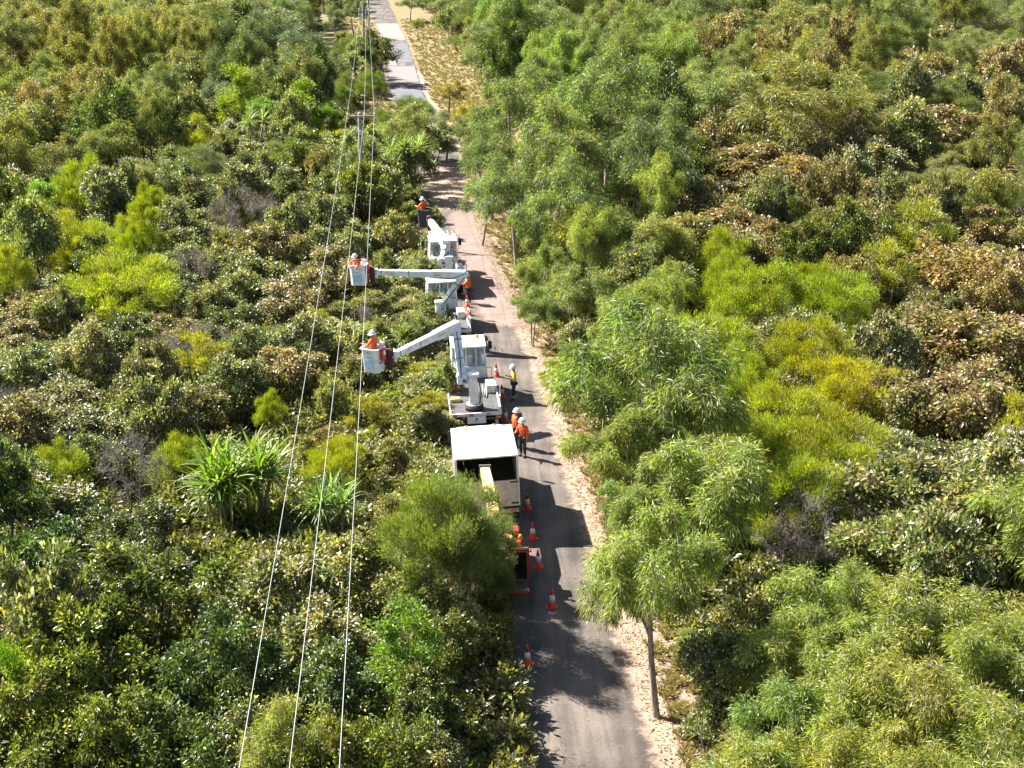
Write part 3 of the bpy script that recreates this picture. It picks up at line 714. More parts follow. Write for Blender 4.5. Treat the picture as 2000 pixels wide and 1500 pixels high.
for (kk, yy_, off, w_, h_, t_) in (('olive', 112, -0.6, 4.4, 4.6, (1.1, 1.1, 1)), ('euc', 118, -0.3, 5.0, 6.4, (1.05, 1.05, 1)), ('brown', 123, -0.4, 4.6, 5.2, (1.1, 1.05, 1)), ('olive', 129, -0.2, 4.6, 5.0, (1, 1.05, 1)), ('smoke', 136, -0.2, 4.4, 4.8, (1.2, 1.15, 0.8)), ('euc', 120, 5.6, 5.0, 6.6, (1, 1.05, 1)), ('gold', 132, 5.4, 4.4, 4.6, (1.5, 1.2, 0.8))):
    plant(kk, float(edge_x(yy_)) - ROAD_W + off, yy_, w_, h_, tint=t_)
# shrubs pressed against the trucks' scrub side
rs = random.Random(3)
for (y0, y1) in ((50.6, 55.5), (60.5, 68.5), (73.5, 80), (84, 90)):
    y = y0
    while y < y1:
        tx, ty, ta, hw_, _ = min(((-0.86, 51.4, 4.7, 1.25, 0), (-1.62, 61.6, 4.7, 1.2, 0), (-3.32, 74.1, 7.5, 1.2, 0), (-3.8, 84.2, 7.0, 1.2, 0)), key=lambda q: abs(q[1] + 2 - y))
        w = rs.uniform(1.7, 2.4); h = rs.uniform(1.35, 1.9)
        plant(rs.choice(['olive', 'olive', 'olive', 'yellow', 'sapling']), tx - (y - ty) * math.tan(math.radians(ta)) - hw_ - w * 0.42, y, w, h, tint=(1.2, 1.15, 0.95))
        y += rs.uniform(0.9, 1.5)

# ------------------------------------------------------------------ the scrub between them
# image rectangles (centre of crown) -> kinds with weights, height range, width range, tint
ZONES = [
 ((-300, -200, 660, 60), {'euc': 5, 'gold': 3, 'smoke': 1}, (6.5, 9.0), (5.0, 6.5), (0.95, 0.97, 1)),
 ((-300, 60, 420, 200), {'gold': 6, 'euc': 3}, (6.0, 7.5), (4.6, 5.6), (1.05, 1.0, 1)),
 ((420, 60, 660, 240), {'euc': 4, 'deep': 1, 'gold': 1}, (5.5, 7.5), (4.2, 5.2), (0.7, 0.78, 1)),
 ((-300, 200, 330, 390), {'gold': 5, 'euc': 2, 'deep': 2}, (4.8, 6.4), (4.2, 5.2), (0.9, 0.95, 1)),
 ((330, 240, 660, 330), {'olive': 4, 'yellow': 1, 'deep': 1, 'smoke': 1}, (3.4, 4.6), (3.2, 4.2), (1.05, 1.05, 1)),
 ((660, -200, 900, 240), {'smoke': 1, 'olive': 1, 'euc': 1}, (3.0, 4.4), (2.6, 3.6), (1.1, 1.1, 0.9)),
 ((-300, 390, 300, 560), {'olive': 3, 'lime': 2, 'deep': 2, 'bare': 1}, (3.2, 4.4), (3.2, 4.2), (0.95, 1, 1)),
 ((300, 330, 660, 560), {'olive': 6, 'brown': 3.5, 'deep': 1, 'smoke': 0.6, 'bare': 1}, (2.8, 3.8), (3.0, 4.0), (1.0, 0.98, 1)),
 ((660, 240, 900, 420), {'olive': 6, 'vivid': 1}, (2.6, 3.4), (2.6, 3.4), (1.05, 1.12, 1)),
 ((600, 420, 880, 720), {'olive': 7, 'yellow': 1.4, 'brown': 1, 'bare': 0.5}, (1.9, 2.5), (2.2, 3.0), (1.2, 1.15, 0.95)),
 ((-300, 560, 600, 720), {'olive': 6, 'brown': 2.5, 'deep': 1, 'smoke': 0.5, 'bare': 1, 'yellow': 0.7}, (2.6, 3.6), (2.8, 3.8), (1.05, 1.0, 1)),
 ((-300, 720, 480, 960), {'olive': 5, 'brown': 2.5, 'deep': 2.5, 'bare': 0.7}, (2.8, 3.8), (2.8, 3.8), (0.98, 1, 1)),
 ((480, 720, 900, 960), {'olive': 6, 'yellow': 1.5, 'bare': 1, 'brown': 1}, (1.5, 2.2), (1.9, 2.7), (1.25, 1.15, 0.95)),
 ((-300, 960, 460, 1900), {'deep': 6, 'olive': 2}, (4.0, 5.2), (3.6, 4.6), (1.0, 1.0, 1)),
 ((460, 960, 880, 1900), {'olive': 5, 'deep': 3}, (2.4, 3.4), (2.6, 3.4), (1.15, 1.1, 1)),
 ((880, 940, 1010, 1900), {'sapling': 3}, (0.9, 1.4), (1.1, 1.6), (1.15, 1.05, 1)),
 # right side
 ((900, -200, 2300, 110), {'euc': 8, 'gold': 1, 'smoke': 1}, (6.5, 9.0), (5.0, 6.5), (1.0, 1.02, 1)),
 ((880, 110, 1320, 420), {'euc': 7, 'weep': 2, 'deep': 1}, (6.0, 8.0), (4.6, 5.8), (0.95, 1.03, 1)),
 ((1320, 110, 1720, 290), {'euc': 5, 'gold': 1.5, 'brown': 2, 'smoke': 1}, (5.0, 6.8), (4.4, 5.6), (1.12, 1.05, 1)),
 ((1720, 110, 2300, 420), {'brown': 3, 'gold': 1.5, 'smoke': 1.5, 'olive': 3, 'euc': 2}, (3.8, 5.2), (4.0, 5.2), (1.1, 1.05, 1.05)),
 ((1320, 290, 1720, 530), {'brown': 5, 'olive': 3, 'deep': 1.5, 'weep': 0.8}, (3.4, 4.6), (3.4, 4.4), (1.05, 0.98, 1)),
 ((960, 420, 1330, 720), {'weep': 6, 'olive': 2}, (3.6, 5.0), (2.8, 3.8), (1.05, 1.02, 1)),
 ((1720, 420, 2300, 900), {'brown': 6, 'olive': 4, 'deep': 1, 'yellow': 0.7, 'bare': 0.7}, (3.0, 4.0), (3.2, 4.2), (1.08, 1.0, 1)),
 ((1330, 530, 1720, 930), {'lime': 5, 'brown': 1.5, 'olive': 1}, (3.0, 4.0), (3.2, 4.2), (1, 1, 1)),
 ((1660, 900, 2300, 1140), {'olive': 7, 'deep': 1, 'bare': 1}, (2.8, 3.8), (3.0, 4.0), (1.12, 1.12, 1)),
 ((1450, 930, 1720, 1150), {'bare': 3, 'olive': 2, 'sapling': 1}, (1.8, 2.8), (2.0, 3.0), (1, 1, 1)),
 ((1100, 720, 1480, 1200), {'weep': 3, 'olive': 1}, (2.4, 3.6), (2.2, 3.0), (1, 1, 1)),
 ((1300, 1140, 1480, 1900), {'olive': 3, 'weep': 1}, (1.8, 2.8), (2.0, 2.8), (1.05, 1.05, 1)),
 ((1420, 1140, 2400, 1900), {'weep': 8, 'olive': 1}, (4.0, 5.2), (3.6, 4.8), (1.1, 1.05, 1)),
]
# things that must stay in view: image rectangle, and only nearer plants than this y are kept off it
KEEP = [
 ((985, 1190, 1090, 1560), 50),
 ((690, 630, 985, 840), 66.5), ((880, 815, 1035, 1010), 52), ((860, 540, 1010, 640), 82), ((680, 480, 925, 560), 80), ((815, 395, 905, 535), 95),
 ((985, 1040, 1150, 1340), 46), ((1000, 1340, 1300, 1560), 33), ((985, 690, 1060, 1050), 70), ((905, 440, 975, 640), 95), ((960, 560, 1010, 690), 80), ((855, 300, 905, 400), 118), ((765, 60, 830, 190), 190),
 ((725, 0, 790, 60), 330), ((830, 30, 885, 180), 200), ((670, 210, 735, 285), 100), ((690, 180, 800, 222), 150), ((636, 24, 715, 60), 262), ((880, 930, 1010, 985), 52),
 ((380, 880, 545, 1080), 60), ((600, 930, 720, 1010), 55), ((770, 270, 860, 360), 110), ((770, 1030, 850, 1110), 46), ((1150, 1200, 1300, 1400), 42), ((1280, 1290, 1350, 1400), 38),
]
TRUCKS = [(-0.85, 51.4, 4.7, 1.7, 9.0), (-0.4, 45.5, 4.7, 1.6, 6), (-1.62, 61.6, 4.7, 1.55, 7.4), (-3.3, 74, 7.5, 1.55, 6.6), (-3.8, 84, 7.0, 1.45, 6.6)]
def in_truck(x, y, pad):
    for (tx, ty, a, hw, L) in TRUCKS:
        a = math.radians(a); dx, dy = x - tx, y - ty
        f = -dx * math.sin(a) + dy * math.cos(a); r = dx * math.cos(a) + dy * math.sin(a)
        if -0.6 - pad < f < L + pad and -hw - pad < r < hw + pad: return True
    return False

def blocked(x, y, w, h):
    ex = float(edge_x(y)); pad = w * 0.36
    left_lim = ex - ROAD_W + (0.15 if y < 118 else -1.2)
    right_lim = ex + (1.0 if y < 118 else 5.0)
    if left_lim - pad < x < right_lim + pad: return True
    if in_truck(x, y, w * 0.32): return True
    ut, vt, _ = proj((x, y, h)); ub, vb, zd = proj((x, y, 0.0)); hw = w * 0.5 * FPX / zd
    for ((a, b, c, d), ym) in KEEP:
        if y < ym and ut + hw > a and ut - hw < c and vt < d and vb > b: return True
    return False

cell = 6.0
grid = {}
def near_ok(x, y, w):
    gx_, gy_ = int(x // cell), int(y // cell)
    for i in range(gx_ - 1, gx_ + 2):
        for j in range(gy_ - 1, gy_ + 2):
            for (a, b, ww) in grid.get((i, j), ()):
                if (a - x) ** 2 + (b - y) ** 2 < (0.365 * (w + ww)) ** 2: return False
    return True
def note(x, y, w): grid.setdefault((int(x // cell), int(y // cell)), []).append((x, y, w))
for (x, y, w, h) in TREES: note(x, y, min(w, 7.0))

def zone_pick(x, y):
    for zh in (2.4,):
        u, v, zd = proj((x, y, zh))
        for z in ZONES:
            (a, b, c, d) = z[0]
            if a <= u <= c and b <= v <= d: return z
    return None

rf = random.Random(77)
cnt = {}
N_FILL = 0
for it in range(26000):
    t = rf.random()
    y = 27 + (330 - 27) * t ** 1.9
    half = y * 0.372 + 7
    x = rf.uniform(-half - 3, half)
    z = zone_pick(x, y)
    if z is None: continue
    kinds = list(z[1]); k = rf.choices(kinds, [z[1][q] for q in kinds])[0]
    h = rf.uniform(*z[2]) * rf.choice((0.8, 1.0, 1.15, 1.35, 1.6) if y > 84 else (0.75, 0.95, 1.05, 1.25, 1.5)); w = rf.uniform(*z[3]) * rf.uniform(0.85, 1.25)
    if y > 170: w *= 1.25
    if not near_ok(x, y, w): continue
    if blocked(x, y, w, h):
        h *= 0.6; w *= 0.62
        if blocked(x, y, w, h):
            if y > 130: continue
            k = 'sapling'; h = rf.uniform(0.7, 1.2); w = rf.uniform(1.0, 1.5)
            if blocked(x, y, w, h) or not near_ok(x, y, w): continue
    if cnt.get(k, 0) >= 285: continue
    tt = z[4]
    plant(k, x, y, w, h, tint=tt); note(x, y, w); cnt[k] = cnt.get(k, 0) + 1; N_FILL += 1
print("PLANTS", len(TREES), cnt)
# ------------------------------------------------------------------ undergrowth, litter, dry grass (nobody could count these)
def gn_scatter(name, pts, rotz, scl, proto, label):
    me = bpy.data.meshes.new(name)
    me.vertices.add(len(pts)); me.vertices.foreach_set("co", np.asarray(pts, np.float32).ravel())
    a = me.attributes.new("rotz", 'FLOAT_VECTOR', 'POINT'); r3 = np.zeros((len(pts), 3), np.float32); r3[:, 2] = rotz
    a.data.foreach_set("vector", r3.ravel())
    a = me.attributes.new("scl", 'FLOAT_VECTOR', 'POINT'); a.data.foreach_set("vector", np.asarray(scl, np.float32).ravel())
    o = link(name, me)
    ng = bpy.data.node_groups.new(name, 'GeometryNodeTree')
    ng.interface.new_socket("Geometry", in_out='INPUT', socket_type='NodeSocketGeometry')
    ng.interface.new_socket("Geometry", in_out='OUTPUT', socket_type='NodeSocketGeometry')
    N = ng.nodes.new; L = ng.links.new
    gi_ = N("NodeGroupInput"); go_ = N("NodeGroupOutput")
    m2p = N("GeometryNodeMeshToPoints"); iop = N("GeometryNodeInstanceOnPoints"); oi = N("GeometryNodeObjectInfo")
    oi.inputs[0].default_value = proto
    r = N("GeometryNodeInputNamedAttribute"); r.data_type = 'FLOAT_VECTOR'; r.inputs[0].default_value = "rotz"
    s = N("GeometryNodeInputNamedAttribute"); s.data_type = 'FLOAT_VECTOR'; s.inputs[0].default_value = "scl"
    L(gi_.outputs[0], m2p.inputs[0]); L(m2p.outputs[0], iop.inputs["Points"]); L(oi.outputs["Geometry"], iop.inputs["Instance"])
    L(r.outputs[0], iop.inputs["Rotation"]); L(s.outputs[0], iop.inputs["Scale"]); L(iop.outputs[0], go_.inputs[0])
    md = o.modifiers.new("scatter", 'NODES'); md.node_group = ng
    tag(o, label, kind="stuff")
    return o

def proto_obj(name, mesh): return bpy.data.objects.new(name, mesh)

def low_bush(name, seed, n, R, H, L, W, pal, style, mat):
    rg = np.random.default_rng(seed)
    k = 9
    C = np.stack([rg.normal(0, R * 0.42, k), rg.normal(0, R * 0.42, k), rg.uniform(0.15, H, k)], 1)
    ci = rg.integers(0, k, n)
    d = unit(rg.normal(size=(n, 3)))
    P = C[ci] + d * (rg.uniform(size=n) ** 0.5 * R * 0.36)[:, None]; P[:, 2] = np.maximum(0.02, P[:, 2])
    rnd = rg.normal(size=(n, 3))
    A = unit(d * 0.6 + rnd * 0.5 + np.array([0, 0, 0.35]))
    S = unit(np.cross(A, np.array([0, 0, 1.0]) + rnd[:, ::-1] * 0.5))
    V, F = leaf_geo(P, A, S, L * rg.uniform(0.6, 1.3, n), W * rg.uniform(0.7, 1.3, n), 0.15, 0.15)
    col = pick(rg, pal, n) * rg.uniform(0.75, 1.25, (n, 1))
    return np_mesh(name, V, [F], mat, np.repeat(col, 4, 0))

def grass_tuft(name, seed, n, H, pal):
    rg = np.random.default_rng(seed)
    a = rg.uniform(0, 6.28, n); r = rg.uniform(0, 0.07, n)
    P = np.stack([np.cos(a) * r, np.sin(a) * r, np.zeros(n)], 1)
    A = unit(np.stack([np.cos(a) * rg.uniform(0.1, 0.9, n), np.sin(a) * rg.uniform(0.1, 0.9, n), np.ones(n)], 1))
    S = unit(np.cross(A, rg.normal(size=(n, 3))))
    V, F = leaf_geo(P, A, S, H * rg.uniform(0.5, 1.2, n), np.full(n, 0.018), 0.35, 0.0)
    return np_mesh(name, V, [F], M_DRY, np.repeat(pick(rg, pal, n) * rg.uniform(0.8, 1.2, (n, 1)), 4, 0))

STRAW = [(3, (0.42, 0.33, 0.17)), (2, (0.34, 0.25, 0.12)), (1, (0.20, 0.20, 0.06)), (1, (0.46, 0.40, 0.24))]
MIXED = [(4, (0.088, 0.098, 0.018)), (2, (0.135, 0.135, 0.03)), (2, (0.20, 0.15, 0.08)), (1, (0.27, 0.22, 0.04)), (1, (0.27, 0.26, 0.15))]
rgu = np.random.default_rng(31)
def scatter_pts(n, y0, y1, pw, keep):
    out = []
    ys = y0 + (y1 - y0) * rgu.uniform(size=n) ** pw
    half = ys * 0.37 + 4
    xs = rgu.uniform(-1, 1, n) * half
    ex = edge_x(ys)
    for x, y, e in zip(xs, ys, ex):
        if keep(x, y, x - e): out.append((x, y, 0.0))
    return np.array(out)
def off_road(x, y, d):
    if -ROAD_W - 0.15 < d < (1.9 if y < 100 else 7.5): return False
    if y > 118 and -ROAD_W - 6.0 < d < 0: return False
    if 200 < y < 262 and -ROAD_W - 15 < d < 0: return False
    return not in_truck(x, y, 0.3)
shp = [("undergrowth", low_bush("undergrowth_olive", 1, 260, 0.8, 0.65, 0.2, 0.09, MIXED, 'broad', M_GLOSS), 7000, "tangle of low olive and tan leafy undergrowth covering the ground below the shrubs"),
       ("undergrowth", low_bush("undergrowth_green", 2, 320, 0.7, 0.6, 0.2, 0.045, [(3, (0.12, 0.15, 0.014)), (2, (0.19, 0.19, 0.02)), (1, (0.26, 0.2, 0.08))], 'broad', M_LEAF), 3600, "low yellow green leafy undergrowth scattered among the shrubs"),
       ("dead_brush", low_bush("dead_brush", 3, 200, 0.8, 0.5, 0.3, 0.014, GREYTW, 'broad', M_DRY), 2600, "grey brown dead twigs and brush lying among the shrubs")]
for (nm, me, n, lab) in shp:
    P = scatter_pts(n, 28, 150, 1.5, off_road)
    s = rgu.uniform(0.7, 1.5, (len(P), 1)) * np.array([1, 1, 1.0])
    gn_scatter(nm, P, rgu.uniform(0, 6.28, len(P)), s, proto_obj(me.name, me), lab)
    if nm == "undergrowth":
        P = scatter_pts(n // 2, 150, 320, 1.0, off_road)
        gn_scatter(nm, P, rgu.uniform(0, 6.28, len(P)), rgu.uniform(1.4, 2.6, (len(P), 1)) * np.array([1, 1, 0.8]), proto_obj(me.name, me), lab.replace("shrubs", "far trees"))
# dry grass on the verges and the far clearing
def verge(x, y, d):
    if in_truck(x, y, 0.1): return False
    if y < 118: return (0.7 < d < 2.6) or (-ROAD_W - 1.4 < d < -ROAD_W - 0.25)
    return (0.5 < d < 8.0) or (-ROAD_W - 7 < d < -ROAD_W - 0.4)
gt = grass_tuft("dry_grass_tuft", 4, 70, 0.34, STRAW)
P = scatter_pts(110000, 28, 260, 1.15, verge)
gn_scatter("dry_grass", P, rgu.uniform(0, 6.28, len(P)), rgu.uniform(0.45, 1.25, (len(P), 1)) * np.ones(3), proto_obj("dry_grass_tuft", gt), "dry straw coloured grass along the verges and the far clearing")
# fallen leaves on the verge, thinning onto the seal
n = 26000
ys = rgu.uniform(28, 125, n); d = np.abs(rgu.normal(0.95, 0.75, n)); m = rgu.uniform(size=n) < 0.12
d = np.where(m, -ROAD_W - rgu.uniform(-0.15, 0.6, n), d); m2 = rgu.uniform(size=n) < 0.012; d = np.where(m2, -rgu.uniform(0, 4, n), d)
P = np.stack([edge_x(ys) + d, ys, np.full(n, 0.045) + rgu.uniform(0, 0.03, n)], 1)
A = unit(np.stack([rgu.normal(size=n), rgu.normal(size=n), rgu.normal(0, 0.25, n)], 1)); S = unit(np.cross(A, np.array([0, 0, 1.0]) + rgu.normal(0, 0.25, (n, 3))))
V, F = leaf_geo(P, A, S, np.where(m2, 0.06, 0.13) * rgu.uniform(0.5, 1.4, n), np.where(m2, 0.024, 0.05) * rgu.uniform(0.5, 1.4, n), 0.0, 0.15)
LIT = [(3, (0.36, 0.27, 0.18)), (3, (0.27, 0.18, 0.115)), (2, (0.24, 0.13, 0.08)), (2, (0.44, 0.37, 0.29)), (1, (0.45, 0.33, 0.09))]
tag(link("leaf_litter", np_mesh("leaf_litter", V, [F], M_DRY, np.repeat(pick(rgu, LIT, n), 4, 0))), "fallen tan and brown leaves strewn along the edges of the lane", kind="stuff")
# ------------------------------------------------------------------ paints
WHITE = plain("white_paint", (0.80, 0.80, 0.79), 0.38, var=0.05, scale=4.0, dirt=(0.56, 0.545, 0.51), coat=0.2)
OFFWHITE = plain("dirty_white_paint", (0.66, 0.65, 0.62), 0.5, var=0.1, scale=2.5, dirt=(0.44, 0.41, 0.37))
GREYP = plain("grey_plate", (0.20, 0.20, 0.21), 0.6, var=0.2, scale=4, dirt=(0.10, 0.095, 0.09))
DECK = plain("deck_steel", (0.060, 0.058, 0.058), 0.65, var=0.3, scale=3, dirt=(0.11, 0.09, 0.075), bump=0.3)
BLACK = plain("black_rubber", (0.018, 0.018, 0.019), 0.7, scale=9)
DARK = plain("dark_steel", (0.045, 0.045, 0.048), 0.55, scale=5)
CHASSIS = plain("chassis_grey", (0.09, 0.09, 0.095), 0.6, scale=5)
RED = plain("red_plastic", (0.52, 0.028, 0.018), 0.45, scale=5)
MAROON = plain("maroon_cover", (0.085, 0.008, 0.014), 0.75, scale=6, bump=0.4)
ORANGE_L = plain("amber_lens", (0.80, 0.22, 0.03), 0.25, var=0.05)
RED_L = plain("red_lens", (0.45, 0.015, 0.01), 0.25, var=0.05)
CONE = plain("cone_orange", (0.72, 0.060, 0.012), 0.5, var=0.1, scale=9)
BAND = plain("reflective_white", (0.72, 0.72, 0.72), 0.4, var=0.05)
YELLOW = plain("chipper_yellow", (0.66, 0.36, 0.07), 0.45, var=0.12, scale=3, dirt=(0.42, 0.24, 0.08))
CREAM = plain("chute_cream", (0.72, 0.48, 0.20), 0.45, var=0.08, scale=3)
BLUE = plain("blue_print", (0.05, 0.16, 0.42), 0.5)
PALEBLUE = plain("pale_blue_print", (0.42, 0.60, 0.75), 0.5)
AMBERP = plain("amber_print", (0.55, 0.45, 0.10), 0.5)
CHIPS = plain("wood_chips", (0.10, 0.085, 0.04), 0.95, var=0.35, scale=14, dirt=(0.04, 0.035, 0.02), bump=1.0)
TIMBER = plain("timber_pole", (0.30, 0.27, 0.24), 0.9, var=0.25, scale=5, bump=0.6)
GALV = plain("galvanised", (0.55, 0.56, 0.57), 0.5, metal=0.3, var=0.15)
WIRE = plain("aluminium_wire", (0.40, 0.40, 0.41), 0.45, metal=0.2, var=0.05)
def glass():
    m, nt, b = _new("tinted_glass")
    b.inputs["Base Color"].default_value = (0.55, 0.62, 0.62, 1)
    b.inputs["Roughness"].default_value = 0.04
    b.inputs["Transmission Weight"].default_value = 0.75
    b.inputs["IOR"].default_value = 1.45
    return m
GLASS = glass()

def to_local(root):
    R = root.rotation_euler.to_matrix().to_4x4(); R.translation = root.location
    inv = R.inverted()
    return lambda p: inv @ Vector(p)

def wheel(root, x, y, r=0.40, w=0.24, dual=False, name="wheel"):
    sgn = 1 if x > 0 else -1
    e = MB().lathe([(r * 0.56, -w / 2), (r * 0.9, -w / 2), (r, -w * 0.32), (r, w * 0.32), (r * 0.9, w / 2), (r * 0.56, w / 2)], 26, Matrix.Translation((x, y, r)) @ Matrix.Rotation(math.pi / 2, 4, 'Y'))
    t = e.build(name, BLACK, root)
    m = MB().lathe([(0.0, -w * 0.1), (r * 0.25, -w * 0.1), (r * 0.32, -w * 0.3), (r * 0.5, -w * 0.32), (r * 0.575, -w * 0.46), (r * 0.575, w * 0.46), (r * 0.5, w * 0.32), (r * 0.32, w * 0.3), (r * 0.25, w * 0.38), (0, w * 0.38)], 22, Matrix.Translation((x, y, r)) @ Matrix.Rotation(math.pi / 2 * sgn, 4, 'Y'))
    m.build("rim", OFFWHITE, t)
    if dual:
        MB().lathe([(r * 0.3, -w / 2), (r * 0.9, -w / 2), (r, -w * 0.32), (r, w * 0.32), (r * 0.9, w / 2), (r * 0.3, w / 2)], 22, Matrix.Translation((x - sgn * (w + 0.05), y, r)) @ Matrix.Rotation(math.pi / 2, 4, 'Y')).build(name, BLACK, root)

def cab(root, y0, L, w, z0, zb, zt, paint=WHITE, rear_panes=True, mirror=True, roof_over=0.08):
    """cab-over cabin: body to the belt line, pillars, panes, roof, mirrors, doors, seats"""
    y1 = y0 + L; hw = w / 2
    b = MB()
    b.prism([(y0, z0), (y1 - 0.02, z0), (y1, z0 + 0.25), (y1 - 0.03, zb), (y0, zb)], -hw, hw, 0.03)
    body = b.build("cab_body", paint, root)
    MB().box((0, y1 + 0.03, z0 + 0.12), (w * 1.0, 0.12, 0.26), 0.03).build("bumper", CHASSIS, root)
    p = MB()
    for sx in (-1, 1):
        p.beam((sx * (hw - 0.04), y0 + 0.04, zb - 0.01), (sx * (hw - 0.10), y0 + 0.05, zt), 0.07, 0.07)
        p.beam((sx * (hw - 0.04), y1 - 0.06, zb - 0.01), (sx * (hw - 0.12), y1 - 0.34, zt), 0.06, 0.08)
        p.beam((sx * (hw - 0.03), y0 + L * 0.48, zb - 0.01), (sx * (hw - 0.10), y0 + L * 0.44, zt), 0.05, 0.07)
    for fx in (-0.08, 0.20):
        p.beam((fx * w, y0 + 0.04, zb - 0.01), (fx * w, y0 + 0.05, zt), 0.05, 0.04)
    p.build("pillar_frame", paint, root)
    r = MB(); r.box((0, (y0 + y1) / 2 - 0.10, zt + 0.035), (w - 0.10 + roof_over, L - 0.12 + roof_over, 0.09), 0.035)
    r.box((0, (y0 + y1) / 2 - 0.1, zt + 0.085), (w * 0.72, L * 0.62, 0.03), 0.012)
    r.build("roof", paint, root)
    xs = [-hw + 0.08, -0.08 * w - 0.025, -0.08 * w + 0.025, 0.20 * w - 0.025, 0.20 * w + 0.025, hw - 0.08]
    for i in range(0, 6, 2):
        MB().box(((xs[i] + xs[i + 1]) / 2, y0 + 0.045, (zb + zt) / 2), (xs[i + 1] - xs[i] - 0.006, 0.012, zt - zb - 0.03)).build("rear_window", GLASS, root)
    for sx in (-1, 1):
        ww = L * 0.46
        MB().beam((sx * (hw - 0.05), y0 + L * 0.52 + 0.05, (zb + zt) / 2), (sx * (hw - 0.06), y1 - 0.26, (zb + zt) / 2), 0.012, zt - zb - 0.08).build("side_window", GLASS, root)
        d = MB().box((sx * (hw + 0.008), y0 + L * 0.70, (z0 + zb) / 2 + 0.03), (0.02, L * 0.46, zb - z0 - 0.16), 0.008).build("door", paint, root)
        MB().box((sx * (hw + 0.028), y0 + L * 0.56, zb - 0.14), (0.025, 0.13, 0.035), 0.008).build("handle", BLACK, d)
        if mirror:
            m = MB().tube([(sx * hw, y1 - 0.15, zt - 0.05), (sx * (hw + 0.26), y1 - 0.05, zt - 0.06), (sx * (hw + 0.29), y1 - 0.05, zb + 0.05), (sx * hw, y1 - 0.1, zb - 0.1)], 0.014).build("mirror_arm", BLACK, root)
            MB().box((sx * (hw + 0.28), y1 - 0.04, zb + 0.48), (0.20, 0.09, 0.42), 0.04).build("mirror", BLACK, m)
    MB().beam((0, y1 - 0.05, zb + 0.02), (0, y1 - 0.33, zt - 0.02), w - 0.24, 0.012, up=(0, 1, 0.3)).build("windscreen", GLASS, root)
    for sx in (-0.42, 0.42):
        MB().box((sx, y0 + 0.75, zb - 0.06), (0.5, 0.5, 0.16), 0.05).box((sx, y0 + 0.48, zb + 0.26), (0.48, 0.14, 0.62), 0.06).box((sx, y0 + 0.46, zb + 0.64), (0.24, 0.1, 0.18), 0.04).build("seat", DARK, root)
    MB().lathe([(0.17, -0.015), (0.2, 0), (0.17, 0.015)], 20, Matrix.Translation((0.42, y1 - 0.5, zb + 0.12)) @ Matrix.Rotation(math.radians(60), 4, 'X')).build("steering_wheel", BLACK, root)
    for sx in (-1, 1):
        MB().box((sx * (hw - 0.22), y1 + 0.005, z0 + 0.42), (0.28, 0.04, 0.16), 0.02).build("headlight", BAND, root)
    return body

def tyre_set(root, yr, yf, hwr, hwf):
    for sx in (-1, 1):
        wheel(root, sx * hwr, yr, dual=True); wheel(root, sx * hwf, yf)
        MB().prism([(yr - 0.56, 0.52), (yr - 0.50, 0.80), (yr - 0.22, 0.93), (yr + 0.22, 0.93), (yr + 0.50, 0.80), (yr + 0.56, 0.52), (yr + 0.52, 0.52), (yr + 0.46, 0.77), (yr + 0.2, 0.89), (yr - 0.2, 0.89), (yr - 0.46, 0.77), (yr - 0.52, 0.52)], sx * hwr - 0.36 if sx > 0 else sx * hwr - 0.2, sx * hwr + 0.2 if sx > 0 else sx * hwr + 0.36).build("mudguard", BLACK, root)

def chassis(root, L):
    c = MB()
    for sx in (-0.42, 0.42): c.box((sx, L / 2 + 0.1, 0.72), (0.09, L - 0.5, 0.2), 0.01)
    for y in np.linspace(0.5, L - 0.7, 5): c.box((0, y, 0.72), (0.84, 0.09, 0.12))
    c.cyl((-0.85, 1.55, 0.42), (0.85, 1.55, 0.42), 0.09).cyl((-0.8, L - 1.0, 0.42), (0.8, L - 1.0, 0.42), 0.07)
    c.box((0.72, 3.4, 0.62), (0.42, 0.9, 0.36), 0.05).box((-0.72, 3.2, 0.62), (0.42, 0.7, 0.34), 0.05)
    c.build("chassis", CHASSIS, root)

